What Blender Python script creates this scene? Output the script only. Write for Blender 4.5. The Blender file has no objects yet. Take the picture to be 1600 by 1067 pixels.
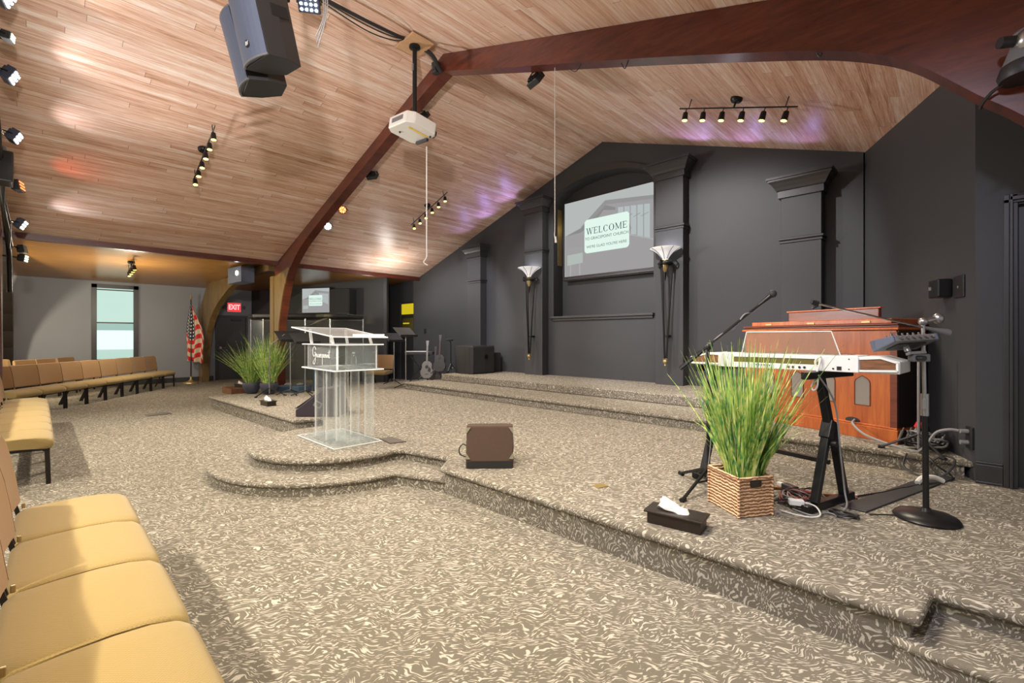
import bpy, bmesh, math, random
from mathutils import Vector, Matrix
random.seed(7)
PI = math.pi
C = bpy.context.scene.collection
sc = bpy.context.scene

# ---------------------------------------------------------------- node materials
MATS = {}
class N:
    """tiny helper around a node tree"""
    def __init__(s, name):
        s.m = bpy.data.materials.new(name); s.m.use_nodes = True
        s.t = s.m.node_tree; s.t.nodes.clear()
        s.out = s.t.nodes.new('ShaderNodeOutputMaterial')
    def n(s, typ, ins=None, **kw):
        nd = s.t.nodes.new('ShaderNode' + typ)
        for k, v in kw.items(): setattr(nd, k, v)
        for k, v in (ins or {}).items(): s.set(nd, k, v)
        return nd
    def set(s, nd, k, v):
        sock = nd.inputs[k]
        if isinstance(v, bpy.types.NodeSocket): s.t.links.new(v, sock)
        else:
            if hasattr(sock, 'default_value'):
                if sock.type == 'RGBA' and len(v) == 3: v = (*v, 1)
                sock.default_value = v
    def bsdf(s, **ins):
        b = s.n('BsdfPrincipled', {k.replace('_', ' '): v for k, v in ins.items()})
        s.t.links.new(b.outputs[0], s.out.inputs[0]); return b
    def pos(s, kind='world'):
        if kind == 'world': return s.n('NewGeometry').outputs['Position']
        return s.n('TexCoord').outputs['Object']
    def scale(s, vec, sx, sy, sz):
        return s.n('VectorMath', {0: vec, 1: (sx, sy, sz)}, operation='MULTIPLY').outputs[0]
    def noise(s, vec, sc_, det=3, rough=.5, dist=0):
        return s.n('TexNoise', {'Vector': vec, 'Scale': sc_, 'Detail': det, 'Roughness': rough, 'Distortion': dist}).outputs[0]
    def math(s, op, a, b=0., c=0.):
        nd = s.n('Math', {0: a, 1: b, 2: c}, operation=op); return nd.outputs[0]
    def ramp(s, f, stops):
        r = s.n('ValToRGB', {0: f}); e = r.color_ramp.elements
        while len(e) < len(stops): e.new(.5)
        for el, (p, c) in zip(e, stops):
            el.position = p; el.color = (*c, 1) if len(c) == 3 else c
        return r.outputs[0]
    def mix(s, f, a, b, mode='MIX'):
        nd = s.t.nodes.new('ShaderNodeMix'); nd.data_type = 'RGBA'; nd.blend_type = mode
        for i, v in ((0, f), (6, a), (7, b)):
            if isinstance(v, bpy.types.NodeSocket): s.t.links.new(v, nd.inputs[i])
            else: nd.inputs[i].default_value = v if i == 0 else ((*v, 1) if len(v) == 3 else v)
        return nd.outputs[2]
    def bump(s, h, st=.3, d=.01):
        return s.n('Bump', {'Height': h, 'Strength': st, 'Distance': d}).outputs[0]

def plain(name, col, rough=.5, metal=0., spec=.5, nz=.0, nscale=40, coat=0., bump=0.):
    """one colour with a faint mottling of its own"""
    if name in MATS: return MATS[name]
    s = N(name); p = s.pos('obj')
    f = s.noise(p, nscale, 3)
    c = s.mix(f, tuple(x * (1 - nz) for x in col), tuple(min(1, x * (1 + nz)) for x in col))
    kw = dict(Base_Color=c, Roughness=rough, Metallic=metal, Specular_IOR_Level=spec, Coat_Weight=coat)
    if bump: kw['Normal'] = s.bump(f, bump, .004)
    s.bsdf(**kw); MATS[name] = s.m; return s.m

def glow(name, col, st):
    if name in MATS: return MATS[name]
    s = N(name)
    e = s.n('Emission', {'Color': col, 'Strength': st}); s.t.links.new(e.outputs[0], s.out.inputs[0])
    MATS[name] = s.m; return s.m

def m_carpet():
    s = N('carpet'); p = s.pos()
    wv = s.n('TexNoise', {'Vector': p, 'Scale': 6.8, 'Detail': 1.5, 'Roughness': .5}).outputs[1]
    q = s.n('VectorMath', {0: p, 1: s.n('VectorMath', {0: s.n('VectorMath', {0: wv, 1: (.5, .5, .5)}, operation='SUBTRACT').outputs[0], 1: (.185, .185, .185)}, operation='MULTIPLY').outputs[0]}, operation='ADD').outputs[0]
    r1 = s.n('VectorRotate', {'Vector': q, 'Axis': (0, 0, 1), 'Angle': .75}).outputs[0]
    st = s.n('TexNoise', {'Vector': s.scale(r1, 150, 27, 55), 'Scale': 1., 'Detail': .5, 'Roughness': .4}).outputs[0]
    line = s.n('MapRange', {0: st, 1: .54, 2: .64}, interpolation_type='SMOOTHSTEP').outputs[0]
    fine = s.noise(p, 260, 2)
    base = s.mix(fine, (.138, .122, .096), (.205, .184, .148))
    hi = s.mix(fine, (.40, .37, .31), (.62, .58, .50))
    c = s.mix(line, base, hi)
    s.bsdf(Base_Color=c, Roughness=.95, Specular_IOR_Level=.1, Normal=s.bump(s.math('ADD', fine, line), .5, .006))
    return s.m

def m_planks():
    s = N('ceiling_planks'); p = s.pos()
    sep = s.n('SeparateXYZ', {0: p}); RH = .088
    row = s.math('FLOOR', s.math('DIVIDE', s.math('ADD', sep.outputs[0], 40.), RH))
    rnd = s.n('TexWhiteNoise', {'W': row}, noise_dimensions='1D').outputs[0]
    yy = s.math('ADD', sep.outputs[1], s.math('MULTIPLY', rnd, 9.7))
    cell = s.math('FLOOR', s.math('DIVIDE', yy, 2.6))
    tone0 = s.n('TexWhiteNoise', {'Vector': s.n('CombineXYZ', {0: row, 1: cell, 2: 0.}).outputs[0]}, noise_dimensions='3D').outputs[0]
    gx = s.math('FRACT', s.math('DIVIDE', s.math('ADD', sep.outputs[0], 40.), RH))
    gy = s.math('FRACT', s.math('DIVIDE', yy, 2.6))
    jx = s.math('LESS_THAN', gx, .045); jy = s.math('LESS_THAN', gy, .0022)
    wide = s.math('MULTIPLY', jx, s.math('GREATER_THAN', rnd, .86))
    vec = s.n('CombineXYZ', {0: s.math('ADD', sep.outputs[0], s.math('MULTIPLY', tone0, 7.)), 1: sep.outputs[1], 2: s.math('MULTIPLY', tone0, 5.)}).outputs[0]
    grain = s.noise(s.scale(vec, 40, 1.5, 3), 1.6, 6, .68, 1.1)
    streak = s.noise(s.scale(vec, 15, .7, 3), 1.4, 4, .65)
    tone = s.math('ADD', s.math('MULTIPLY', tone0, .13), s.math('ADD', s.math('MULTIPLY', grain, .58), s.math('MULTIPLY', streak, .38)))
    c = s.ramp(tone, [(.36, (.38, .195, .12)), (.47, (.62, .38, .265)), (.57, (.75, .53, .41)), (.70, (.88, .78, .70))])
    c = s.mix(s.math('MULTIPLY', jx, .33), c, (.16, .08, .05))
    c = s.mix(s.math('MULTIPLY', s.math('MAXIMUM', jy, wide), .62), c, (.07, .035, .02))
    s.bsdf(Base_Color=c, Roughness=.42, Specular_IOR_Level=.3)
    return s.m

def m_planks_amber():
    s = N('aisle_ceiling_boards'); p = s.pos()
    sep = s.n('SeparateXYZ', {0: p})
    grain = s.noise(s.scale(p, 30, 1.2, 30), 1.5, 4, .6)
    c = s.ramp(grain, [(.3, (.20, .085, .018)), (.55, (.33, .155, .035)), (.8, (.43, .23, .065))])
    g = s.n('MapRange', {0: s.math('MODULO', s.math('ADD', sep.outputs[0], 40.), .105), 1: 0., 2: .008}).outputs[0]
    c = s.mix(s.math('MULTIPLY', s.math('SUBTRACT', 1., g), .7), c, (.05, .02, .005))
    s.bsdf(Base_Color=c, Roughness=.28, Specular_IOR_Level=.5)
    return s.m

def m_wood(name, dark, light, along=(1, 1, 1), rough=.35, sc_=1., kind='obj', coat=.15):
    s = N(name); p = s.pos(kind)
    g = s.noise(s.scale(p, *along), 6 * sc_, 5, .6, .8)
    g2 = s.noise(s.scale(p, *along), 1.6 * sc_, 2)
    f = s.math('ADD', s.math('MULTIPLY', g, .6), s.math('MULTIPLY', g2, .4))
    c = s.ramp(f, [(.32, dark), (.66, light)])
    s.bsdf(Base_Color=c, Roughness=rough, Coat_Weight=coat, Coat_Roughness=.2)
    return s.m

def m_clear(name, tint=(.95, .97, .97), edge=(.85, .88, .88), body=.012, gloss=.05, face=.10, refl=.55):
    """thin clear acrylic: see-through face, brighter rims"""
    s = N(name)
    lw = s.n('LayerWeight', {'Blend': .32})
    tr = s.n('BsdfTransparent', {'Color': tint})
    gl = s.n('BsdfGlossy', {'Color': (1, 1, 1), 'Roughness': gloss})
    df = s.n('BsdfDiffuse', {'Color': edge})
    a = s.n('MixShader', {0: s.math('MULTIPLY', lw.outputs[0], refl), 1: tr.outputs[0], 2: gl.outputs[0]})
    f = s.math('ADD', s.math('MULTIPLY', lw.outputs[1], face), body)
    b = s.n('MixShader', {0: f, 1: a.outputs[0], 2: df.outputs[0]})
    s.t.links.new(b.outputs[0], s.out.inputs[0])
    return s.m

def m_fabric(name, a, b, wv=170):
    s = N(name); p = s.pos('obj')
    ch = s.n('TexChecker', {'Vector': p, 'Scale': wv, 'Color1': (*a, 1), 'Color2': (*b, 1)}).outputs[0]
    f = s.noise(p, 60, 3)
    c = s.mix(s.math('MULTIPLY', f, .5), ch, tuple((x + y) / 2 for x, y in zip(a, b)))
    s.bsdf(Base_Color=c, Roughness=.9, Specular_IOR_Level=.15, Sheen_Weight=.2, Normal=s.bump(f, .25, .004))
    return s.m

def m_weave():
    s = N('seagrass_weave'); p = s.pos('obj')
    w = s.n('TexWave', {'Vector': p, 'Scale': 15, 'Distortion': 3.6, 'Detail': 2, 'Detail Scale': 2.}, bands_direction='Z').outputs[0]
    w2 = s.noise(s.scale(p, 60, 60, 30), 1.5, 3)
    f = s.math('ADD', s.math('MULTIPLY', w, .7), s.math('MULTIPLY', w2, .3))
    c = s.ramp(f, [(.2, (.25, .11, .05)), (.45, (.55, .32, .17)), (.8, (.80, .55, .34))])
    s.bsdf(Base_Color=c, Roughness=.8, Normal=s.bump(f, .9, .012))
    return s.m

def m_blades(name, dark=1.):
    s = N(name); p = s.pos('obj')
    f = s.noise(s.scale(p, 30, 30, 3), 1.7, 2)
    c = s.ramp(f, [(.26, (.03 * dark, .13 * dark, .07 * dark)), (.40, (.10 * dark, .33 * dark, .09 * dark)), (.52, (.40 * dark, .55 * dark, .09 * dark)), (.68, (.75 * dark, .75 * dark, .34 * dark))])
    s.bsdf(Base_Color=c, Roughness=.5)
    return s.m

def m_wall(name, col, nz=.12):
    s = N(name); p = s.pos()
    f = s.noise(p, 120, 3); g = s.noise(p, .9, 3)
    c = s.mix(f, tuple(x * (1 - nz) for x in col), tuple(x * (1 + nz) for x in col))
    c = s.mix(1., c, s.ramp(g, [(.3, (.92, .92, .92)), (.7, (1, 1, 1))]), 'MULTIPLY')
    s.bsdf(Base_Color=c, Roughness=.55, Specular_IOR_Level=.35, Normal=s.bump(f, .15, .003))
    return s.m

def m_flag():
    s = N('flag_cloth'); uv = s.n('UVMap').outputs[0]
    sep = s.n('SeparateXYZ', {0: uv}); u, v = sep.outputs[0], sep.outputs[1]
    st = s.math('GREATER_THAN', s.math('MODULO', s.math('MULTIPLY', v, 6.5), 1.), .5)
    c = s.mix(st, (.55, .46, .33), (.50, .008, .008))
    can = s.math('MULTIPLY', s.math('LESS_THAN', u, .4), s.math('GREATER_THAN', v, .46))
    fu = s.math('SUBTRACT', s.math('FRACT', s.math('MULTIPLY', u, 15)), .5)
    fv = s.math('SUBTRACT', s.math('FRACT', s.math('MULTIPLY', v, 16)), .5)
    d = s.math('ADD', s.math('MULTIPLY', fu, fu), s.math('MULTIPLY', fv, fv))
    star = s.math('LESS_THAN', d, .06)
    c = s.mix(can, c, s.mix(star, (.010, .012, .03), (.7, .68, .6)))
    s.bsdf(Base_Color=c, Roughness=.6, Sheen_Weight=.3)
    return s.m

M = dict(
    carpet=m_carpet(), planks=m_planks(), amber=m_planks_amber(),
    black_wall=m_wall('black_paint', (.055, .057, .061)), grey_wall=m_wall('grey_paint', (.25, .262, .29)),
    black_trim=plain('black_trim', (.035, .035, .036), .4, nz=.1),
    arch=m_wood('laminated_redwood', (.050, .011, .008), (.150, .034, .017), (1.2, 1, 7), .34, .55, 'world'),
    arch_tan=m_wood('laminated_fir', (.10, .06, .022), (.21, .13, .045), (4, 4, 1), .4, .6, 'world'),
    organ=m_wood('cherry_veneer', (.33, .065, .014), (.56, .155, .032), (14, 14, 1.4), .3, .35),
    organ_dark=m_wood('cherry_dark', (.10, .020, .010), (.20, .045, .018), (2, 14, 14), .3, .5),
    walnut=m_wood('walnut_inlay', (.10, .04, .018), (.26, .12, .055), (2, 10, 10), .4, 1.5),
    clear=m_clear('clear_acrylic', body=.02, face=.16), clear_dim=m_clear('shield_acrylic', (.96, .97, .97), (.5, .5, .5), .012, .1, .06, .12), blue_lit=plain('blue_lit_black', (.025, .033, .055), .4), clear_base=m_clear('clear_base', body=.05, face=.05, refl=.12), clear_tube=m_clear('clear_tube', body=.07, face=.55, refl=.5),
    rim=plain('polished_acrylic_rim', (.82, .85, .86), .2, spec=.6),
    seat=m_fabric('gold_fabric', (.33, .235, .088), (.40, .295, .125)), back=m_fabric('tan_fabric', (.30, .175, .078), (.37, .225, .105)),
    frame=plain('bronze_tube', (.022, .017, .015), .35, .4),
    black=plain('black_plastic', (.018, .018, .019), .45, nz=.1), black_metal=plain('black_metal', (.02, .02, .021), .35, .5),
    grille=plain('grille_cloth', (.028, .028, .030), .7, nz=.4, nscale=400), steel=plain('steel', (.42, .42, .43), .3, .9),
    bluegrille=plain('slate_grille', (.10, .12, .175), .6, nz=.25, nscale=300), grey=plain('grey_plastic', (.16, .16, .165), .5),
    chrome=plain('chrome', (.6, .6, .62), .15, 1.), white=plain('white_plastic', (.74, .76, .76), .4), offwhite=plain('off_white_shell', (.70, .69, .64), .45),
    brown=plain('brown_carpet_cover', (.065, .038, .027), .9, nz=.3, nscale=200), corner=plain('brass_corner', (.20, .185, .13), .5, .2), desk=plain('stand_grey', (.035, .035, .037), .8, spec=.2),
    espresso=plain('espresso_wood', (.020, .013, .010), .4, nz=.3, nscale=20), tissue=plain('tissue_paper', (.78, .76, .74), .9),
    weave=m_weave(), blades=m_blades('grass_blades'), soil=plain('moss', (.05, .07, .02), .9),
    pot=plain('slate_pot', (.050, .053, .075), .6, nz=.2), flag=m_flag(), gold=plain('antique_gold', (.48, .36, .17), .4, .6),
    shade=plain('alabaster_glass', (.62, .60, .58), .4), brass=plain('brass_plate', (.42, .30, .12), .4, .6),
    vent=plain('bronze_vent', (.045, .030, .018), .5, .3), guitar=plain('grey_spruce', (.17, .17, .17), .35, coat=.3),
    rubber=plain('rubber', (.030, .031, .034), .6), redcable=plain('red_cable', (.22, .045, .035), .5), greycable=plain('grey_cable', (.25, .25, .25), .5),
    browncable=plain('brown_cord', (.30, .11, .045), .5), board=plain('raw_plywood', (.55, .34, .18), .6, nz=.2, nscale=12), cord=plain('white_cord', (.75, .74, .70), .6),
    bulb=glow('warm_bulb', (1., .82, .16), 3.4), led=glow('white_led', (.86, .92, 1.), 14.), led_red=glow('red_led', (1., .16, .05), 3.), led_amber=glow('amber_led', (1., .55, .08), 5.), led_mint=glow('mint_led', (.75, 1., .7), 4.),
    exit=glow('exit_red', (1., .04, .055), .75), exit_l=glow('exit_letters', (1., .42, .42), 1.0),
    yellow=glow('yellow_light', (.80, .62, .02), .5), olive=plain('olive_panel', (.12, .10, .02), .6),
    daylight=glow('daylight_blind', (.60, .82, .72), .62), daylight2=glow('daylight_siding', (.78, .98, .90), .85), daylight3=glow('daylight_shade', (.48, .70, .62), .55),
    denim=plain('blue_fabric', (.05, .09, .14), .8), drum=plain('drum_shell', (.05, .045, .045), .3), skin=plain('drum_head', (.55, .55, .53), .6), cymbal=plain('cymbal_bronze', (.40, .33, .2), .3, .9),
    yellowtape=plain('yellow_label', (.75, .52, .10), .6), purple=plain('purple_face', (.030, .022, .030), .6),
)

def lit(name, col, em, st, rough=.4):
    s = N(name); s.bsdf(Base_Color=(*col, 1), Roughness=rough, Emission_Color=(*em, 1), Emission_Strength=st); MATS[name] = s.m; return s.m
M['shade'] = lit('lit_alabaster_glass', (.62, .60, .58), (1, .97, .98), .32)

# ---------------------------------------------------------------- mesh builder
class MB:
    def __init__(s): s.v = []; s.f = []
    def add(s, vs, fs):
        b = len(s.v); s.v += [tuple(v) for v in vs]; s.f += [tuple(i + b for i in f) for f in fs]; return s
    def box(s, c, d, rz=0., R=None):
        x, y, z = (k / 2 for k in d); R = R or Matrix.Rotation(rz, 3, 'Z')
        vs = [Vector(c) + R @ Vector((a * x, b * y, e * z)) for a in (-1, 1) for b in (-1, 1) for e in (-1, 1)]
        return s.add(vs, [(0, 1, 3, 2), (4, 6, 7, 5), (0, 4, 5, 1), (2, 3, 7, 6), (0, 2, 6, 4), (1, 5, 7, 3)])
    def b2(s, lo, hi):
        return s.box([(a + b) / 2 for a, b in zip(lo, hi)], [abs(b - a) for a, b in zip(lo, hi)])
    def bar(s, p0, p1, w, h, up=(0, 0, 1)):
        p0, p1 = Vector(p0), Vector(p1); d = (p1 - p0); L = d.length; d.normalize()
        up = Vector(up)
        if abs(d.dot(up)) > .98: up = Vector((0, 1, 0))
        x = d.cross(up).normalized(); y = x.cross(d)
        R = Matrix((x, d, y)).transposed()
        return s.box((p0 + p1) / 2, (w, L, h), R=R)
    def cyl(s, p0, p1, r0, r1=None, n=12, caps=True):
        r1 = r0 if r1 is None else r1
        return s.tube([p0, p1], [r0, r1], n, caps)
    def tube(s, pts, r, n=8, caps=True, closed=False):
        pts = [Vector(p) for p in pts]; k = len(pts)
        rs = r if isinstance(r, (list, tuple)) else [r] * k
        b = len(s.v); prev = None
        for i, p in enumerate(pts):
            d = (pts[min(i + 1, k - 1)] - pts[max(i - 1, 0)])
            if d.length < 1e-9: d = Vector((0, 0, 1))
            d.normalize()
            if prev is None:
                a = Vector((0, 0, 1)) if abs(d.z) < .9 else Vector((1, 0, 0))
                x = d.cross(a).normalized()
            else:
                x = (prev - d * prev.dot(d)); x = x.normalized() if x.length > 1e-6 else d.orthogonal().normalized()
            prev = x; y = d.cross(x)
            for j in range(n):
                t = 2 * PI * j / n
                s.v.append(tuple(p + (x * math.cos(t) + y * math.sin(t)) * rs[i]))
        for i in range(k - 1):
            for j in range(n):
                a = b + i * n + j; c = b + i * n + (j + 1) % n
                s.f.append((a, c, c + n, a + n))
        if caps:
            s.f.append(tuple(b + j for j in reversed(range(n)))); s.f.append(tuple(b + (k - 1) * n + j for j in range(n)))
        return s
    def lathe(s, prof, n=24, c=(0, 0, 0), axis=None, caps=True):
        c = Vector(c); R = Vector((0, 0, 1)).rotation_difference(Vector(axis)).to_matrix() if axis else Matrix.Identity(3)
        b = len(s.v); k = len(prof)
        for r, z in prof:
            for j in range(n):
                t = 2 * PI * j / n
                s.v.append(tuple(c + R @ Vector((r * math.cos(t), r * math.sin(t), z))))
        for i in range(k - 1):
            for j in range(n):
                a = b + i * n + j; e = b + i * n + (j + 1) % n
                s.f.append((a, e, e + n, a + n))
        if caps:
            s.f.append(tuple(b + j for j in reversed(range(n)))); s.f.append(tuple(b + (k - 1) * n + j for j in range(n)))
        return s
    def prism(s, poly, a0, a1, axis='z', f=None):
        """extrude a 2-D outline; axis is the extrusion direction; f maps (u,v,w) to 3-D"""
        if f is None:
            f = {'z': lambda u, v, w: (u, v, w), 'y': lambda u, v, w: (u, w, v), 'x': lambda u, v, w: (w, u, v)}[axis]
        n = len(poly); vs = [f(u, v, a0) for u, v in poly] + [f(u, v, a1) for u, v in poly]
        fs = [tuple(range(n)), tuple(range(2 * n - 1, n - 1, -1))] + [(i, i + n, (i + 1) % n + n, (i + 1) % n) for i in range(n)]
        return s.add(vs, fs)
    def ball(s, c, r, n=12):
        prof = [(max(1e-4, math.sin(PI * i / (n // 2 + 1))) * 1., -math.cos(PI * i / (n // 2 + 1))) for i in range(n // 2 + 2)]
        rr = r if isinstance(r, (tuple, list)) else (r, r, r)
        b = len(s.v); s.lathe([(a, z) for a, z in prof], n)
        for i in range(b, len(s.v)):
            v = s.v[i]; s.v[i] = (c[0] + v[0] * rr[0], c[1] + v[1] * rr[1], c[2] + v[2] * rr[2])
        return s
    def pillow(s, sec, xs, sc_, ctr):
        """loft a closed (y,z) section along x; sc_ shrinks it about ctr"""
        n = len(sec); b = len(s.v)
        for x, k in zip(xs, sc_):
            for y, z in sec: s.v.append((x, ctr[0] + (y - ctr[0]) * k, ctr[1] + (z - ctr[1]) * k))
        for i in range(len(xs) - 1):
            for j in range(n):
                a = b + i * n + j; c = b + i * n + (j + 1) % n
                s.f.append((a, c, c + n, a + n))
        s.f.append(tuple(b + j for j in reversed(range(n)))); s.f.append(tuple(b + (len(xs) - 1) * n + j for j in range(n)))
        return s
    def build(s, name, mat, parent=None, smooth=None, bevel=0., seg=2, loc=None):
        me = bpy.data.meshes.new(name); me.from_pydata(s.v, [], s.f)
        bm = bmesh.new(); bm.from_mesh(me); bmesh.ops.recalc_face_normals(bm, faces=bm.faces)
        if smooth is not None:
            for f in bm.faces: f.smooth = True
            for e in bm.edges:
                if len(e.link_faces) == 2 and e.calc_face_angle(0) > smooth: e.smooth = False
        bm.to_mesh(me); bm.free(); me.update()
        o = bpy.data.objects.new(name, me); C.objects.link(o)
        me.materials.append(M[mat] if isinstance(mat, str) else mat)
        if parent: o.parent = parent
        if loc: o.location = loc
        if bevel:
            md = o.modifiers.new('bevel', 'BEVEL'); md.width = bevel; md.segments = seg; md.limit_method = 'ANGLE'; md.angle_limit = math.radians(40)
        return o
SM = math.radians(40)

def tag(o, label=None, cat=None, group=None, kind=None):
    if label: o['label'] = label
    if cat: o['category'] = cat
    if group: o['group'] = group
    if kind: o['kind'] = kind
    return o
def thing(name, label, cat, loc=(0, 0, 0), rz=0., group=None, rot=None):
    o = bpy.data.objects.new(name, None); C.objects.link(o); o.empty_display_size = .1
    o.location = loc; o.rotation_euler = rot or (0, 0, rz)
    return tag(o, label, cat, group)
def struct(o, label=None): return tag(o, label, kind='structure')
def kids(o): return [c for c in bpy.data.objects if c.parent == o]
def copy_tree(o, label=None, group=None, loc=None, rz=None, parent=None):
    ch = kids(o)
    c = o.copy(); C.objects.link(c)
    if parent: c.parent = parent
    if label: c['label'] = label
    if group: c['group'] = group
    if loc is not None: c.location = loc
    if rz is not None: c.rotation_euler = (0, 0, rz)
    for k in ch: copy_tree(k, parent=c)
    return c
def text(name, body, size, mat, parent, loc, rot, shear=0., align='CENTER', depth=.001, xs=1., weight=0.):
    cu = bpy.data.curves.new(name, 'FONT'); cu.body = body; cu.size = size; cu.extrude = depth; cu.shear = shear
    cu.align_x = align; cu.align_y = 'CENTER'; cu.offset = weight
    t = bpy.data.objects.new('tmp', cu); C.objects.link(t)
    bpy.context.view_layer.update()
    me = bpy.data.meshes.new_from_object(t.evaluated_get(bpy.context.evaluated_depsgraph_get()))
    bpy.data.objects.remove(t)
    o = bpy.data.objects.new(name, me); C.objects.link(o); o.data.materials.clear(); o.data.materials.append(M[mat])
    o.parent = parent; o.location = loc; o.rotation_euler = rot; o.scale = (xs, 1, 1)
    return o
def bez(pts, n=8):
    """Catmull-Rom through pts"""
    P = [Vector(p) for p in pts]; P = [P[0]] + P + [P[-1]]; out = []
    for i in range(1, len(P) - 2):
        a, b, c, d = P[i - 1], P[i], P[i + 1], P[i + 2]
        for k in range(n):
            t = k / n
            out.append(.5 * ((2 * b) + (c - a) * t + (2 * a - 5 * b + 4 * c - d) * t * t + (3 * b - a - 3 * c + d) * t ** 3))
    out.append(P[-2]); return out
# ---------------------------------------------------------------- the room
RX, RZ, P = -5.25, 5.46, .333
def ceil(x): return RZ - P * abs(x - RX)
WY = 8.08
struct(MB().b2((-17.7, -9, -.1), (3.2, 9.2, 0)).build('floor', 'carpet'))

def ring(cx, cy, r, a0, a1, n=28):
    return [(cx + r * math.cos(math.radians(a0 + (a1 - a0) * i / n)), cy + r * math.sin(math.radians(a0 + (a1 - a0) * i / n))) for i in range(n + 1)]
def inset(poly, d):
    out = []; n = len(poly)
    for i in range(n):
        p0, p1, p2 = Vector(poly[i - 1]), Vector(poly[i]), Vector(poly[(i + 1) % n])
        e1 = (p1 - p0).normalized(); e2 = (p2 - p1).normalized()
        n1 = Vector((-e1.y, e1.x)); n2 = Vector((-e2.y, e2.x)); m = n1 + n2
        m = m / max(.3, m.dot(n1)) if m.length > 1e-6 else n1
        q = p1 + m * d; out.append((q.x, q.y))
    return out
def stepped(name, poly, z0, z1, nose=.042, lip=.052):
    """carpeted platform: riser set back under a rounded nosing (poly runs counter-clockwise)"""
    o = struct(MB().prism(inset(poly, nose), z0, z1 - lip).build(name, 'carpet'))
    top = MB().prism(poly, z1 - lip, z1).build('nosing', 'carpet', o, bevel=.023, seg=4)
    return o
stage = [(-10.57, 2.25), (-6.62, 2.43), (-6.55, 2.80), (-5.98, 2.58)] + ring(-5.06, 2.36, .92, 172, 370, 36) + [(-4.10, 2.60), (-3.52, 2.73), (-3.30, 2.465), (-.10, 2.53), (-.07, 2.83), (1.6, 2.95), (1.6, 8.1), (-10.6, 8.1)]
stepped('stage_floor', stage, 0, .24)
apron = [(-6.74, 2.50)] + ring(-5.07, 2.37, 1.28, 182, 357, 36) + [(-3.22, 2.53), (-3.35, 3.0), (-6.7, 3.0)]
stepped('apron_floor', apron, 0, .12, .022, .04)
stepped('side_step_floor', [(-.20, 2.53), (-.13, 2.50), (1.6, 2.50), (1.6, 3.0), (-.20, 3.0)], 0, .12, .015, .04)
stepped('riser_floor', [(-8.95, 5.65), (-1.95, 5.65), (-1.95, 5.25), (.115, 5.25), (-.94, 8.1), (-8.95, 8.1)], .24, .39)
struct(MB().prism([(-8.68, 6.52), (-.36, 6.52), (-.94, 8.1), (-8.68, 8.1)], .39, .54).build('upper_riser_floor', 'carpet', bevel=.02, seg=3))

# ceilings
L0, R0 = -12.1, 2.6
cl = MB().prism([(L0, ceil(L0)), (RX, RZ), (R0, ceil(R0)), (R0, ceil(R0) + .12), (RX, RZ + .12), (L0, ceil(L0) + .12)], -1.6, 8.5, 'y')
struct(cl.build('ceiling', 'planks'))
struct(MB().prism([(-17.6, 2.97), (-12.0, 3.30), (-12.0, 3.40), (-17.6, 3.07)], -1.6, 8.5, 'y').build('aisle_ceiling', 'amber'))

# stage wall with its arched niche
nl, nr, ns, nz = -6.55, -4.11, 1.87, 4.42
arc = [(nl + (nr - nl) * i / 20, nz + .41 * math.sqrt(max(0, 1 - (2 * i / 20 - 1) ** 2)) ** 1.15) for i in range(21)]
def facing(x, z): return (x, z)
w = MB()
def wquad(poly): w.prism(poly, WY, WY + .12, 'y')
wquad([(-12.19, 0), (nl, 0), (nl, nz), (nl, ceil(nl) + .1), (-12.19, ceil(-12.19) + .1)])
wquad([(nr, 0), (-.93, 0), (-.93, ceil(-.93) + .1), (nr, ceil(nr) + .1), (nr, nz)])
wquad([(nl, 0), (nr, 0), (nr, ns), (nl, ns)])
for i in range(20):
    (x0, z0), (x1, z1) = arc[i], arc[i + 1]
    wquad([(x0, z0), (x1, z1), (x1, ceil(x1) + .1), (x0, ceil(x0) + .1)])
struct(w.build('wall_stage', 'black_wall'))
nb = MB().b2((nl - .1, WY + .34, ns - .1), (nr + .1, WY + .4, 4.95))
nb.b2((nl - .06, WY + .12, ns - .1), (nl, WY + .34, 4.6)).b2((nr, WY + .12, ns - .1), (nr + .06, WY + .34, 4.6)).b2((nl, WY + .12, ns - .06), (nr, WY + .34, ns))
for i in range(20):
    (x0, z0), (x1, z1) = arc[i], arc[i + 1]
    nb.prism([(x0, z0), (x1, z1), (x1, z1 + .05), (x0, z0 + .05)], WY + .12, WY + .34, 'y')
struct(nb.build('wall_niche', 'black_wall'))
# moulded archivolt and sill
tr = MB()
for i in range(20):
    (x0, z0), (x1, z1) = arc[i], arc[i + 1]
    k = .13
    def out(x, z):
        dx, dz = (x - (nl + nr) / 2) / 1.22, (z - nz + .35) / .76; l = math.hypot(dx, dz); return (x + k * .4 * dx / l, z + k * dz / l)
    tr.prism([(x0, z0), (x1, z1), out(x1, z1), out(x0, z0)], WY - .05, WY, 'y')
struct(tr.build('trim_1', 'black_trim'))
struct(MB().b2((nl - .07, WY - .07, ns - .05), (nr + .02, WY + .1, ns)).b2((nl - .02, WY - .035, ns - .10), (nr, WY, ns - .05)).build('trim_2', 'black_trim', bevel=.008))
struct(MB().b2((-12.15, WY - .02, 0), (-9.5, WY, .13)).build('baseboard_stage', 'black_trim'))

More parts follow.
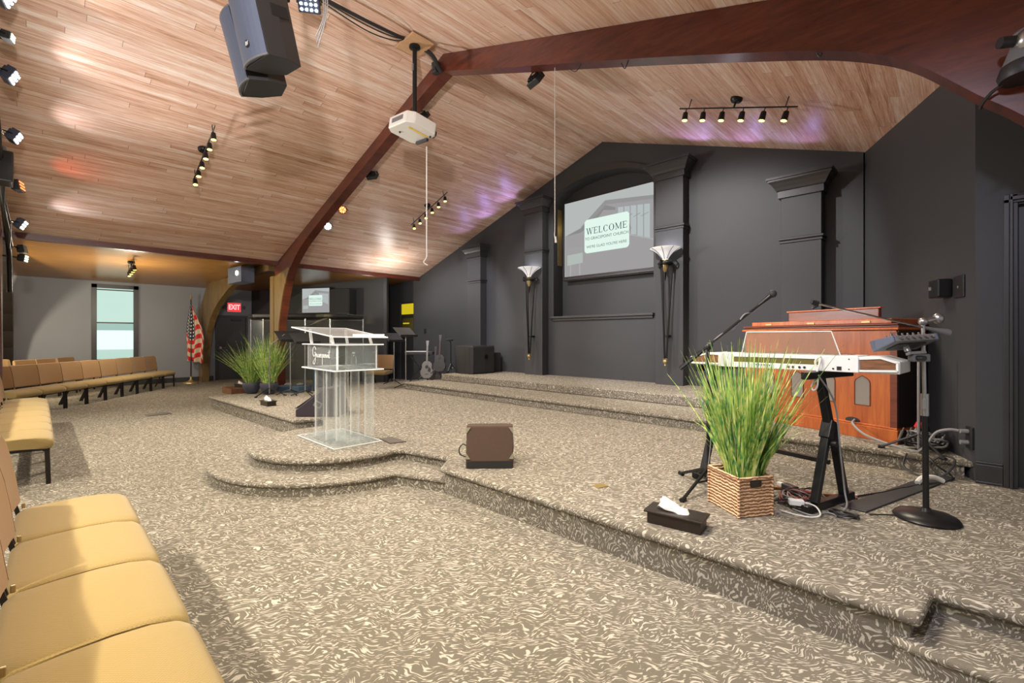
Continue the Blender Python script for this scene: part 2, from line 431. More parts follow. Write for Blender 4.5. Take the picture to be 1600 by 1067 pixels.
def pilaster(name, x0, x1, cap, band, base):
    o = struct(MB().b2((x0, 7.86, base), (x1, WY, cap - .2)).build(name, 'black_wall', bevel=.006))
    c = MB()
    prof = [(0, -.30), (.035, -.30), (.035, -.20), (.055, -.19), (.075, -.15), (.115, -.09), (.145, -.06), (.145, -.035), (.165, -.03), (.165, 0), (0, 0)]
    # front run, mitred sides as stacked frusta
    for (d0, h0), (d1, h1) in zip(prof[1:-1], prof[2:-1]):
        if h1 <= h0 + 1e-6: continue
        lo = [(x0 - d0, 7.86 - d0), (x1 + d0, 7.86 - d0), (x1 + d0, WY), (x0 - d0, WY)]
        hi = [(x0 - d1, 7.86 - d1), (x1 + d1, 7.86 - d1), (x1 + d1, WY), (x0 - d1, WY)]
        vs = [(a, b, cap + h0) for a, b in lo] + [(a, b, cap + h1) for a, b in hi]
        c.add(vs, [(0, 1, 2, 3), (7, 6, 5, 4)] + [(i, (i + 1) % 4, (i + 1) % 4 + 4, i + 4) for i in range(4)])
    c.build('capital', 'black_trim', o)
    b = MB()
    for dz, d in ((.02, .03), (-.025, .018)):
        b.b2((x0 - d, 7.86 - d, band + dz - .018), (x1 + d, WY, band + dz + .018))
    b.build('band', 'black_trim', o, bevel=.008)
    return o
pilaster('pillar', -9.31, -8.80, 3.80, 2.87, .24)
pilaster('pillar', -7.24, -6.70, 4.56, 3.38, .54)
pilaster('pillar', -3.96, -3.44, 4.56, 3.38, .54)
pilaster('pillar', -1.91, -1.39, 3.82, 2.87, .39)

# right-hand return wall, door reveal, left aisle walls
def vwall(name, pts, z0, z1, th, mat):
    m = MB()
    for (x0, y0), (x1, y1) in zip(pts, pts[1:]):
        d = Vector((x1 - x0, y1 - y0)).normalized(); nrm = Vector((-d.y, d.x)) * th
        za, zb = (z1, z1) if not callable(z1) else (z1(x0), z1(x1))
        vs = [(x0, y0, z0), (x1, y1, z0), (x1 + nrm.x, y1 + nrm.y, z0), (x0 + nrm.x, y0 + nrm.y, z0), (x0, y0, za), (x1, y1, zb), (x1 + nrm.x, y1 + nrm.y, zb), (x0 + nrm.x, y0 + nrm.y, za)]
        m.add(vs, [(0, 1, 2, 3), (7, 6, 5, 4), (0, 4, 5, 1), (1, 5, 6, 2), (2, 6, 7, 3), (3, 7, 4, 0)])
    return struct(m.build(name, mat))
vwall('wall_right', [(-.945, WY + .1), (.115, 5.22)], .24, lambda x: ceil(x) + .08, .12, 'black_wall')
m = MB()
m.prism([(.115, 0), (.32, 0), (.32, 2.42), (1.35, 2.42), (1.35, 0), (2.5, 0), (2.5, ceil(2.5) + .05), (.115, ceil(.115) + .05)], 5.2, 5.34, 'y')
struct(m.build('wall_door', 'black_wall'))
d = struct(MB().b2((.34, 5.26, .24), (1.33, 5.31, 2.42)).build('door_1', 'black_trim'))
MB().b2((.46, 5.245, .5), (.82, 5.262, 1.2)).b2((.46, 5.245, 1.35), (.82, 5.262, 2.25)).b2((.9, 5.245, .5), (1.24, 5.262, 1.2)).b2((.9, 5.245, 1.35), (1.24, 5.262, 2.25)).build('panel', 'black', d, bevel=.01)
MB().cyl((.45, 5.19, 1.22), (.45, 5.27, 1.22), .012).ball((.45, 5.18, 1.22), .032).build('knob', 'black_metal', d, SM)
fr = MB()
for a, b, y in ((.268, .300, 5.175), (.300, .318, 5.155), (.318, .345, 5.185)):
    fr.b2((a, y, .24), (b, 5.24, 2.5)); fr.b2((a, y, 2.40 + (b - .268)), (1.42 - a + .268, 5.24, 2.40 + (b - .268) + .03))
struct(fr.build('trim_3', 'black_trim', bevel=.004))
struct(MB().b2((.116, 5.18, .24), (.268, 5.2, .395)).b2((.116, 5.172, .24), (.268, 5.2, .262)).b2((.116, 5.186, .395), (.268, 5.2, .415)).build('baseboard_right', 'black_trim', bevel=.006))

GX = -17.3
gw = MB()
gw.b2((GX - .12, -9, 0), (GX, .93, 3.1)).b2((GX - .12, 1.91, 0), (GX, 3.88, 3.1)).b2((GX - .12, 4.82, 0), (GX, 5.05, 3.1)).b2((GX - .12, .93, 2.88), (GX, 1.91, 3.1)).b2((GX - .12, .93, 0), (GX, 1.91, .70)).b2((GX - .12, 3.88, 2.12), (GX, 4.82, 3.1))
struct(gw.build('wall_aisle', 'grey_wall'))
struct(MB().b2((GX, -9, 0), (GX + .02, 3.83, .15)).b2((GX, 4.87, 0), (GX + .02, 4.97, .15)).build('baseboard_aisle', 'black_trim'))
# sash window, roller blind part-way down, daylight behind
wn = struct(MB().b2((GX - .06, .91, .70), (GX + .04, 1.02, 2.90)).b2((GX - .06, 1.82, .70), (GX + .04, 1.93, 2.90)).b2((GX - .06, .91, 2.80), (GX + .04, 1.93, 2.90)).b2((GX - .06, .93, .70), (GX + .03, 1.91, .78)).build('window_1', 'black_trim'))
MB().b2((GX - .07, .99, 1.80), (GX - .01, 1.85, 1.835)).b2((GX - .07, .99, 2.74), (GX - .02, 1.85, 2.77)).build('sash', 'frame', wn)
MB().b2((GX - .10, .99, 1.82), (GX - .08, 1.85, 2.80)).build('blind', 'daylight', wn)
MB().b2((GX - .10, .99, 1.60), (GX - .08, 1.85, 1.82)).build('upper_light', 'daylight3', wn)
MB().b2((GX - .10, .99, 1.05), (GX - .08, 1.85, 1.60)).build('siding_view', 'daylight2', wn)
MB().b2((GX - .10, .99, .78), (GX - .08, 1.85, 1.05)).build('lower_view', 'daylight', wn)
MB().b2((GX - .05, .99, .78), (GX - .045, 1.85, 1.80)).build('glass', 'clear', wn)
# exit door
d = struct(MB().b2((GX - .08, 3.93, 0), (GX - .03, 4.78, 2.08)).build('door_2', 'black_trim'))
MB().b2((GX - .03, 4.0, 1.02), (GX + .02, 4.06, 1.10)).cyl((GX + .03, 4.05, 1.06), (GX + .03, 4.18, 1.06), .012).build('lever', 'steel', d)
MB().b2((GX - .03, 4.35, 1.96), (GX + .03, 4.65, 2.03)).build('closer', 'black_metal', d)
struct(MB().b2((GX - .05, 3.88, 0), (GX + .02, 3.93, 2.13)).b2((GX - .05, 4.78, 0), (GX + .02, 4.83, 2.13)).b2((GX - .05, 3.93, 2.08), (GX + .02, 4.78, 2.13)).build('trim_4', 'black_trim'))
# alcove behind the drums
A0, A1 = Vector((GX, 4.95)), Vector((-12.7, 7.44)); AD = (A1 - A0).normalized(); AN = Vector((AD.y, -AD.x))
def alc(s, off=0., z=0.): q = A0 + AD * s + AN * off; return Vector((q.x, q.y, z))
AR = math.atan2(AD.y, AD.x)
vwall('wall_alcove', [(A0.x, A0.y), (A1.x, A1.y), (-14.0, 8.32)], 0, 3.42, .1, 'black_wall')
struct(MB().b2((-14.1, 8.3, 0), (-13.30, 8.4, 3.4)).b2((-12.52, 8.3, 0), (-12.1, 8.4, 3.4)).b2((-13.30, 8.3, 2.56), (-12.52, 8.4, 3.4)).build('wall_recess', 'black_wall'))
d = struct(MB().b2((-13.30, 8.33, 0), (-12.52, 8.37, 2.56)).build('door_3', 'black_trim'))
MB().b2((-13.22, 8.30, 2.16), (-12.56, 8.335, 2.50)).build('transom_pane', 'yellow', d)
MB().b2((-13.2, 8.31, 1.45), (-12.58, 8.335, 2.03)).build('lower_pane', 'olive', d)
MB().b2((-13.14, 8.30, 1.84), (-12.78, 8.325, 1.88)).b2((-13.14, 8.30, 1.62), (-12.84, 8.325, 1.65)).build('pane_bar', 'yellow', d)

# glulam arches
def arch(name, y0, y1):
    lo = [(-11.85, 0), (-11.84, .7), (-11.83, 1.3), (-11.75, 1.75), (-11.594, 2.206), (-11.47, 2.47), (-11.32, 2.706), (-11.14, 2.94), (-10.934, 3.13), (-10.6, 3.34), (-10.2, 3.53), (-9.2, 3.90), (-7.6, 4.45), (-5.9, 5.02), (RX, 5.21)]
    ro = [(-3.876, 4.70), (-2.151, 4.07), (-1.058, 3.65), (-.636, 3.475), (-.361, 3.325), (-.195, 3.20), (-.042, 3.04), (.102, 2.88), (.287, 2.69), (.56, 2.34), (.80, 1.85), (.93, 1.35), (.97, .8), (.98, 0)]
    T = lambda x: (x, ceil(x) - .004)
    lo_o = [(-12.07, 0), (-12.07, .7), (-12.07, 1.3), (-12.07, 1.75), (-12.07, 2.2), (-12.07, 2.55), (-12.07, 2.9), T(-12.07), T(-11.5), T(-10.95), T(-10.42), T(-9.33), T(-7.7), T(-5.97), T(RX)]
    ro_o = [T(-3.8), T(-2.05), T(-.93), T(-.47), T(-.15), T(.08), T(.35), T(.7), T(1.34), (1.34, 2.8), (1.34, 2.1), (1.34, 1.4), (1.34, .8), (1.34, 0)]
    def smooth(pts): return [(q.x, q.z) for q in bez([(x, 0, z) for x, z in pts], 4)]
    I_, O_ = smooth(lo[1:]) + smooth(ro[:-1]), smooth(lo_o[1:]) + smooth(ro_o[:-1])
    I_, O_ = [lo[0]] + I_ + [ro[-1]], [lo_o[0]] + O_ + [ro_o[-1]]
    vs = []
    for a, b in zip(I_, O_):
        vs += [(a[0], y0, a[1]), (b[0], y0, b[1]), (b[0], y1, b[1]), (a[0], y1, a[1])]
    n = len(I_)
    fs = [(4 * i + j, 4 * i + (j + 1) % 4, 4 * i + 4 + (j + 1) % 4, 4 * i + 4 + j) for i in range(n - 1) for j in range(4)]
    fs += [(0, 1, 2, 3), (4 * n - 1, 4 * n - 2, 4 * n - 3, 4 * n - 4)]
    return struct(MB().add(vs, fs).build(name, 'arch'))
_b = arch('beam', 3.98, 4.15)
MB().prism([(-12.07, 0), (-11.86, 0), (-11.85, 1.3), (-11.77, 1.75), (-11.61, 2.206), (-11.49, 2.47), (-11.34, 2.70), (-11.16, 2.93), (-11.05, 3.04), (-12.07, 2.90)], 3.962, 3.98, 'y').build('leg_lit_face', 'arch_tan', _b)  # lighter slab imitating yellow light on the lower arch leg
arch('beam', -.69, -.52)
for y0, y1 in ((-.52, 3.98), (4.15, 8.08)):
    struct(MB().b2((-11.98, y0, 3.15), (-11.86, y1, 3.32)).build('trim_5' if y0 < 0 else 'trim_6', 'arch'))
# aisle wing arches
def wing(name, a, b, mat, th=.17):
    a, b = Vector(a), Vector(b); d = (b - a).normalized(); nn = Vector((-d.y, d.x)); L = (b - a).length
    inner = [(.26, 0), (.30, .6), (.40, 1.14), (.55, 1.55), (.87, 1.96), (1.2, 2.24), (1.65, 2.50), (2.3, 2.78), (2.96, 2.98), (3.8, 3.04), (L, 3.06)]
    m = MB(); vs = []
    for s, z in inner:
        for (u, v) in ((s, z), (-.12 if z < 2.4 else -.12 + (s + .12) * min(1, (z - 2.3) / .45), z if z < 2.4 else 2.975 + .0589 * max(0, s) )):
            for t in (-th / 2, th / 2):
                q = a + d * u + nn * t; vs.append((q.x, q.y, v))
    fs = []
    for i in range(len(inner) - 1):
        k = 4 * i
        for p, q in ((0, 1), (1, 3), (3, 2), (2, 0)): fs.append((k + p, k + q, k + 4 + q, k + 4 + p))
    k = 4 * (len(inner) - 1); fs += [(0, 2, 3, 1), (k, k + 1, k + 3, k + 2)]
    m.add(vs, fs)
    return struct(m.build(name, mat))
wing('beam', (-17.15, 3.52), (-12.25, 3.97), 'arch_tan'); wing('beam', (-17.15, -.64), (-12.25, -.56), 'frame')
struct(MB().b2((-12.36, 3.955, 0), (-12.13, 4.13, 2.92)).build('column', 'arch_tan'))
# ---------------------------------------------------------------- light fixtures
BULBS = []
def spot(name, loc, aim, W, col, ang=70, blend=.6, rad=.03, parent=None):
    l = bpy.data.lights.new(name, 'SPOT'); l.energy = W; l.color = col; l.spot_size = math.radians(ang); l.spot_blend = blend; l.shadow_soft_size = rad
    o = bpy.data.objects.new(name, l); C.objects.link(o); o.location = loc
    o.rotation_euler = (Vector(aim) - Vector(loc)).to_track_quat('-Z', 'Y').to_euler()
    return o
WARM = (1., .88, .70)
def track_light(label, x, y, sgn, aim, W, length=1.45, zc=None, slope=None, n=6):
    """six cans on a bar that runs down the slope"""
    z = ceil(x) if zc is None else zc
    sl = (math.atan(P) * sgn) if slope is None else slope
    t = thing('track_light', label, 'track light', (x, y, z), rot=(0, sl, 0), group='ceiling track lights')
    R = Matrix.Rotation(sl, 3, 'Y'); Ri = R.inverted()
    h = length / 2
    MB().cyl((-h, 0, -.115), (h, 0, -.115), .009).build('bar', 'black_metal', t, SM)
    MB().lathe([(.07, 0), (.07, -.03), (.055, -.05), (.012, -.055), (.012, -.115)], 20).build('canopy', 'black_metal', t, SM)
    for q_ in (-1, 1): MB().cyl((q_ * h * .82, 0, -.115), (q_ * h * .82, 0, 0), .006).build('standoff', 'black_metal', t, SM)
    for i in range(n):
        lx = -h * .86 + (2 * h * .86) * i / (n - 1)
        base = Vector((lx, 0, -.115))
        wbase = Vector((x, y, z)) + R @ base
        dirw = (Vector(aim) - wbase).normalized(); dirw = (dirw + Vector((0, 0, -.55))).normalized()
        d = Ri @ dirw; j = base + Vector((0, 0, -.055))
        hd = MB().cyl(base, j, .006).lathe([(.012, -.015), (.030, 0), (.034, .03), (.038, .105), (.034, .105), (.030, .085)], 16, j, d, False)
        o = hd.build('lamp_head', 'black_metal', t, SM)
        MB().lathe([(.0, .100), (.022, .106), (.034, .104)], 16, j, d, False).build('bulb', 'bulb', o, SM)
        p = j + d * .12
        wp = Vector((x, y, z)) + R @ p
        spot('track_spot', wp, wp + dirw, W, WARM, 115, .8, .03)
    return t
track_light('track light on the left ceiling slope in front of the main arch', -8.5, 1.74, -1, (-6.5, 1.6, 0), 75)
track_light('track light on the left slope beyond the main arch, beside the hanging white cord', -8.5, 6.0, -1, (-6, 5.0, 0), 60)
track_light('track light on the right slope above the organ, facing the arched wall', -1.93, 5.96, 1, (-3., 5.0, 0), 60)
track_light('track light low on the amber aisle ceiling above the far window', -13.9, 1.42, -1, (-13, 2, 0), 5, 1.1, 3.18, -.06, 4)
# the same fixtures over the seats behind and over the near stage light the room from out of frame
for x, y, s in ((-8.5, -2.5, -1), (-1.93, -2.3, 1), (-1.93, 1.75, 1)):
    track_light('track light over the seating, out of the picture', x, y, s, (x * .8 - .9, y + .4, 0), 75 if y > 0 else 30)

def par(label, loc, aim, leds='led', arm=(0, -.2, .03), W=0, col=(1, 1, 1), ang=45, size=1., round_=False, blend=.5, group='LED stage lights'):
    """LED stage light: finned body, yoke, clamp arm, lens dots"""
    t = thing('stage_light', label, 'stage light', loc, group=group)
    d = (Vector(aim) - Vector(loc)).normalized(); q = d.to_track_quat('Y', 'Z').to_matrix()
    body = MB()
    if round_:
        body.lathe([(.05, -.10), (.075, -.08), (.085, .0), (.085, .055), (.078, .055), (.076, .045)], 20, (0, 0, 0), d, True)
    else:
        body.box((0, 0, 0), (.20 * size, .075, .15 * size), R=q)
        for k in range(4): body.box(q @ Vector(((k - 1.5) * .04 * size, -.05, 0)), (.012, .03, .12 * size), R=q)
    b = body.build('housing', 'blue_lit' if leds == 'led' else 'black', t, SM if round_ else None, .008)  # blue cast of the light put into the colour of lit housings
    if leds:
        dots = MB()
        pts = [(x * .045 * size, z * .045 * size) for x in (-1.5, -.5, .5, 1.5) for z in (-1, 0, 1)] if not round_ else [(.03 * r * math.cos(a), .03 * r * math.sin(a)) for r, n in ((0, 1), (1, 6), (1.9, 10)) for a in [2 * PI * i / n for i in range(n)]]
        for x, z in pts:
            c = q @ Vector((x, .04 if not round_ else .06, z)); dots.cyl(c, c + d * .006, .013 * size, n=10)
        dots.build('lens', leds, t)
    yk = MB(); A = Vector(arm)
    s1 = q @ Vector((.11 * size, 0, 0)); s2 = q @ Vector((-.11 * size, 0, 0))
    yk.tube([s1, s1 + A * .5, A * .72, s2 + A * .5, s2], .008, 6).tube([A * .72, A], .014, 8)
    yk.build('yoke', 'black_metal', t, SM)
    if W: spot('stage_spot', Vector(loc) + d * .07, aim, W, col, ang, blend, .05)
    return t
# on the near arch at the picture's left edge
NEAR = [(-6.55, 4.68, 'led', 'topmost of the LED stage lights down the left edge, cut by the frame', 1.), (-7.00, 4.50, 'led_mint', 'small dark stage light on the left edge under the topmost one', .55),
        (-7.55, 4.32, 'led', 'lit LED stage light second from top on the left edge, throwing a white patch', 1.), (-8.62, 3.97, 'led', 'lit LED stage light above the black pack on the left edge', 1.),
        (-9.76, 3.60, 'led_red', 'black stage light on the left edge throwing a red patch', 1.), (-10.87, 3.24, 'led', 'brightest blue-white stage light on the left edge, over the purlin', 1.1),
        (-11.75, 2.95, None, 'unlit black stage light on the left edge just below the purlin', .9), (-12.0, 2.82, 'led_mint', 'lowest stage light on the left edge, with a mint lens', .9)]
for i, (x, z, led, lab, sz) in enumerate(NEAR):
    aim = (x + 1.2, 4.5, z + .3 if led in ('led', 'led_red') else z - .6)
    if led == 'led': aim = (x + .35, 2.2, z - 1.25)
    if led in (None, 'led_red'): aim = (x + .4, 1.2, z + .25)
    par(lab, (x, -.27, z), aim, led, (-.05, -.16, .05) if x > -11.9 else (0, -.25, .02), 0, size=sz)
# wash they throw on the boards and on the stage
for x, z, c, W, dx in ((-6.55, 4.68, (1, .93, .93), 26, 1.4), (-7.55, 4.32, (1, .92, .97), 26, .2), (-8.62, 3.97, (1, .90, .97), 24, .1), (-9.76, 3.60, (1, .10, .05), 22, .1), (-10.87, 3.24, (.93, .88, 1), 22, .1)):
    spot('stage_spot', (x + .05, -.10, z - .03), (x + .22, .62, ceil(x + .22)), W * (.5 if c[1] > .5 else .3), c, 82, 1., .03)
pipe = [(x, -.43, ceil(x) - .42) for x in (-5.4, -7, -8.5, -10, -11)] + [(-11.7, -.43, 2.85), (-11.95, -.43, 2.2)]
tag(MB().tube(bez(pipe, 5), .035, 10).build('lighting_rail', 'black_metal', smooth=SM), 'long black lighting rail along the near arch at the left edge', 'rail')
for k in range(2):
    cp = [(x, -.40 + .02 * math.sin(i * 2.1 + k * 2), ceil(x) - .5 - .05 * math.sin(i * 1.7 + k)) for i, x in enumerate([-6, -6.8, -7.6, -8.4, -9.2, -10, -10.8, -11.4])]
    tag(MB().tube(bez(cp, 5), .012, 6).build('power_cable', 'black', smooth=SM), 'black power cable strung between the stage lights on the left edge', 'cable', 'cables along the near arch')
t = thing('dimmer_pack', 'black dimmer pack strapped under the near arch at the left edge', 'dimmer pack', (-8.95, -.36, 3.62), rot=(0, -.32, 0))
MB().box((0, 0, 0), (.16, .14, .46)).build('case', 'black', t, bevel=.015)
MB().box((.0, .072, -.02), (.06, .01, .05)).cyl((0, 0, .23), (0, -.02, .33), .02).build('bracket', 'grey', t)

# on the main arch
par('round red and amber LED stage light on the main arch', (-9.02, 4.27, 4.02), (0, 0, 1.4), 'led_red', (0, -.10, .10), 0, round_=True)
MB().cyl((0, 0, 0), (0, 0, .001), .001).build('tmp_dot', 'led_amber')
bpy.data.objects.remove(bpy.data.objects['tmp_dot'])
o = [x for x in bpy.data.objects if x.get('label') == 'round red and amber LED stage light on the main arch'][0]
dd = (Vector((0, 0, 1.4)) - Vector((-9.02, 4.27, 4.02))).normalized(); qq = dd.to_track_quat('Y', 'Z').to_matrix()
am = MB()
for a in range(5):
    c = qq @ Vector((.043 * math.cos(a * 1.257 + .5), .066, .043 * math.sin(a * 1.257 + .5))); am.cyl(c, c + dd * .006, .014, n=10)
am.build('amber_lens', 'led_amber', o)
par('bright white LED stage light on the main arch below the red one', (-9.72, 4.27, 3.80), (0, 0, 1.4), 'led', (0, -.10, .12), 0, round_=True)
par('black stage light on the main arch halfway up its left slope', (-7.85, 4.30, 4.44), (-9.8, 8, 1.6), None, (0, -.10, .10), 420, (.95, .9, 1), 52)
par('black stage light on the main arch behind the projector', (-6.20, 4.30, 4.98), (-6.2, 8, 2.0), None, (0, -.10, .10), 300, (1, .95, .95), 60)
par('black stage light under the main arch right of the ridge', (-3.72, 4.24, 4.58), (-2.9, 8, 1.8), None, (0, -.08, .10), 420, (1, .95, .95), 70)
par('LED stage light with a grid of white lenses beside the hanging speakers', (-5.22, 2.08, 5.16), (-2.5, .2, 2.4), 'led', (0, .0, .2), 0, size=1.15)
for i, (x, r) in enumerate(((-2.95, .09), (-2.35, .04), (-.72, .03))):
    zz = -.262 * (x + 1.058) * 1.37 + 3.655
    p0 = (x - r, 4.02, zz + .02); p1 = (x, 4.02, zz - .05); p2 = (x + r, 4.02, zz + .02)
    tag(MB().tube(bez([p0, p1, p2], 6), .005, 5).build('cable_loop', 'black', smooth=SM), ['widest black cable loop hanging under the main arch', 'small black cable loop hanging under the main arch above the arched niche', 'tiny black cable stub under the main arch over the organ track light'][i], 'cable')

# hanging speakers
def speaker(label, loc, rz, pitch, logo):
    t = thing('hanging_speaker', label, 'speaker', loc, rot=(pitch, 0, rz), group='speakers hung over the aisle')
    w, h, dp = .19, .31, .17
    sec = [(-w, -dp), (-w * .98, -dp * 1.0), (w * .98, -dp), (w, -dp), (w, 0), (w * .62, dp), (-w * .62, dp), (-w, 0)]
    MB().prism(sec, -h, h).build('cabinet', 'black', t, bevel=.01)
    g = MB(); n = 8
    for i in range(n):
        x0, x1 = [-w + 2 * w * k / n for k in (i, i + 1)]
        y0, y1 = [-dp - .045 * (1 - (x / w) ** 2) - .006 for x in (x0, x1)]
        g.add([(x0, y0, -h + .012), (x1, y1, -h + .012), (x1, y1, h - .012), (x0, y0, h - .012), (x0, -dp, -h + .012), (x1, -dp, -h + .012), (x1, -dp, h - .012), (x0, -dp, h - .012)],
              [(0, 1, 2, 3), (0, 4, 5, 1), (3, 2, 6, 7)])
    g.build('grille', 'bluegrille', t, SM)
    for s_ in (-1, 1):
        e = MB()
        for i in range(n):
            x0, x1 = [-w + 2 * w * k / n for k in (i, i + 1)]
            e.bar((x0, -dp - .045 * (1 - (x0 / w) ** 2), s_ * (h - .006)), (x1, -dp - .045 * (1 - (x1 / w) ** 2), s_ * (h - .006)), .016, .014)
        e.build('grille_rim', 'grey', t)
    MB().box((w - .004, .02, .06), (.012, .16, .10)).build('handle', 'black_metal', t, bevel=.02)
    if logo:
        b = MB().cyl((0.02, -dp - .05, -h + .12), (0.02, -dp - .058, -h + .12), .028, n=20).build('badge', 'black', t)
        text('lettering', 'EV', .036, 'white', b, (0.02, -dp - .0595, -h + .12), (PI / 2, 0, 0), .2, weight=.001)
    return t
speaker('hanging black speaker with a round badge on its slate grille, right of the pair', (-4.215, 1.325, 4.05), math.radians(10), math.radians(14), True)
speaker('hanging black speaker seen end-on, left of the pair and slightly lower', (-4.68, 1.38, 4.04), math.radians(-8), math.radians(14), False)
t = thing('speaker_hanger', 'steel pipe bracket dropping from the ceiling to both hanging speakers', 'bracket', (-4.38, 1.5, 4.3))
MB().cyl((0, .05, .18), (0, .05, ceil(-4.38) - 4.3), .022).build('pipe', 'black_metal', t, SM)
MB().bar((-.3, .0, .18), (.32, .0, .18), .05, .02).build('cross_bar', 'black_metal', t)
for k in range(3):
    c = [(-3.93 + .02 * k, 1.62, 3.98 - .06 * k), (-3.86 + .035 * k, 1.66, 4.15), (-3.93 + .03 * k, 1.68, 4.45), (-4.0 + .02 * k, 1.70, 5.02)]
    tag(MB().tube(bez(c, 6), .005, 5).build('speaker_wire', 'greycable', smooth=SM), 'grey wire hanging from the ceiling beside the right hanging speaker', 'cable', 'wires beside the hanging speakers')

# projector on its pole
t = thing('projector', 'white ceiling projector with a yellow label hanging from a black pole', 'projector', (-5.30, 3.48, 4.18), rot=(-.12, .08, .03)); t.scale = (1.25, 1.25, 1.2)
MB().prism([(-.22, -.12), (-.16, -.19), (.16, -.19), (.22, -.12), (.22, .15), (.17, .19), (-.17, .19), (-.22, .15)], 0, .13).build('housing', 'offwhite', t, bevel=.012, seg=3)
MB().box((.09, .02, -.003), (.03, .24, .004)).build('yellow_sticker', 'yellowtape', t)
MB().box((-.221, .0, .07), (.006, .2, .05)).build('vent_grille', 'grey', t); MB().box((.0, -.191, .07), (.2, .006, .05)).build('vent_grille', 'grey', t)
MB().cyl((.10, .19, .065), (.10, .225, .065), .045, n=20).build('lens', 'black', t, SM)
MB().cyl((-.1, -.08, -.012), (-.1, -.08, 0), .012).cyl((.14, .15, -.015), (.14, .15, 0), .012).build('foot_screw', 'black', t)
MB().box((-.02, .16, -.02), (.2, .03, .03)).build('bracket', 'black', t)
t = thing('projector_pole', 'black drop pole on a square plywood plate at the ridge', 'projector mount', (-5.25, 3.50, 5.350))
MB().cyl((0, 0, .02), (0, 0, -1.06), .030, n=14).build('pole', 'black_metal', t, SM)
MB().lathe([(.075, -.005), (.075, -.03), (.035, -.045)], 20).build('flange', 'black_metal', t, SM)
MB().box((0, 0, .012), (.40, .34, .03)).build('plate', 'board', t, bevel=.004)
MB().box((.0, -.032, -.30), (.035, .006, .09)).build('sticker', 'grey', t)
for k, (a, dr) in enumerate(((0, .02), (1, .09), (2, .17))):
    c = [(-5.25 + .02 * a, 1.75, 5.33), (-5.27 + .03 * a, 2.3, 5.36 - dr * .7), (-5.25 + .02 * a, 2.8, 5.36 - dr), (-5.25, 3.2, 5.37 - dr * .5), (-5.25, 3.36, 5.385)]
    tag(MB().tube(bez(c, 6), .022 if a == 0 else .007, 6).build('ceiling_cable', 'black', smooth=SM), ['thick black conduit along the ridge to the projector plate', 'thin black cable sagging a little below the ridge conduit', 'thin black cable sagging lowest below the ridge conduit'][k], 'cable')
tag(MB().tube(bez([(-5.25, 3.64, 5.38), (-5.23, 3.78, 5.33), (-5.26, 3.9, 5.24), (-5.27, 3.965, 5.2)], 6), [.03] * 19, 8).build('cable_sleeve', 'black', smooth=SM), 'black cable sleeve curving from the projector plate to the arch', 'cable')
t = thing('arch_camera', 'small black camera box at the crown of the main arch', 'camera', (-5.36, 3.93, 5.28))
MB().box((0, 0, 0), (.10, .09, .16)).build('case', 'black', t, bevel=.01); MB().box((-.03, -.046, .0), (.02, .004, .04)).build('sticker', 'grey', t)
tag(MB().tube(bez([(-5.40, 3.80, 4.12), (-5.40, 3.80, 3.4), (-5.40, 3.80, 2.75), (-5.40, 3.80, 2.55), (-5.43, 3.77, 2.48), (-5.42, 3.79, 2.45), (-5.39, 3.81, 2.43)], 5), .009, 6).build('pull_cord', 'cord', smooth=SM), 'white pull cord hanging below the projector with a kinked end', 'cord')
tag(MB().tube(bez([(-3.28, 4.07, 4.50), (-3.28, 4.07, 3.6), (-3.28, 4.07, 2.7), (-3.285, 4.07, 2.58), (-3.27, 4.07, 2.5)], 5), .0042, 6).tube([(-3.27, 4.07, 2.55), (-3.265, 4.07, 2.48)], [.009, .012], 8).build('pull_cord', 'cord', smooth=SM), 'long thin white pull cord hanging in front of the arched niche', 'cord')

# pan-tilt camera on the right haunch
t = thing('video_camera', 'grey pan-tilt video camera fixed to the right curve of the main arch', 'camera', (.30, 3.88, 2.90))
MB().lathe([(.12, -.03), (.13, .0), (.115, .05), (.09, .06)], 24).build('base', 'black', t, SM)
MB().lathe([(.112, .052), (.10, .085), (.075, .16), (.075, .22), (.06, .235)], 24).build('yoke', 'grey', t, SM)
MB().ball((0, -.04, .16), (.07, .08, .07), 16).build('head', 'steel', t, SM)
MB().cyl((-.06, -.06, .17), (-.12, -.10, .17), .030, n=16).build('lens', 'black', t, SM)
tag(MB().tube(bez([(.21, 3.90, 2.88), (.16, 3.93, 2.86), (.12, 3.96, 2.82), (.11, 4.0, 2.80)], 6), .009, 6).build('camera_cable', 'black', smooth=SM), 'short black cable looping from the video camera round the arch', 'cable')
# box on the aisle wing
t = thing('aisle_speaker', 'blue-black speaker box with a white light under the aisle ceiling behind the post', 'speaker', (-13.15, 3.56, 2.99), rz=.1)
MB().prism([(-.42, -.2), (.42, -.2), (.36, .14), (-.36, .14)], -.20, .20).build('cabinet', 'bluegrille', t, bevel=.015)
MB().cyl((.17, -.2, .03), (.17, -.215, .03), .055, n=16).build('lamp', 'led', t)
MB().cyl((0, .0, .2), (0, .0, .225), .03).build('bracket', 'black_metal', t)

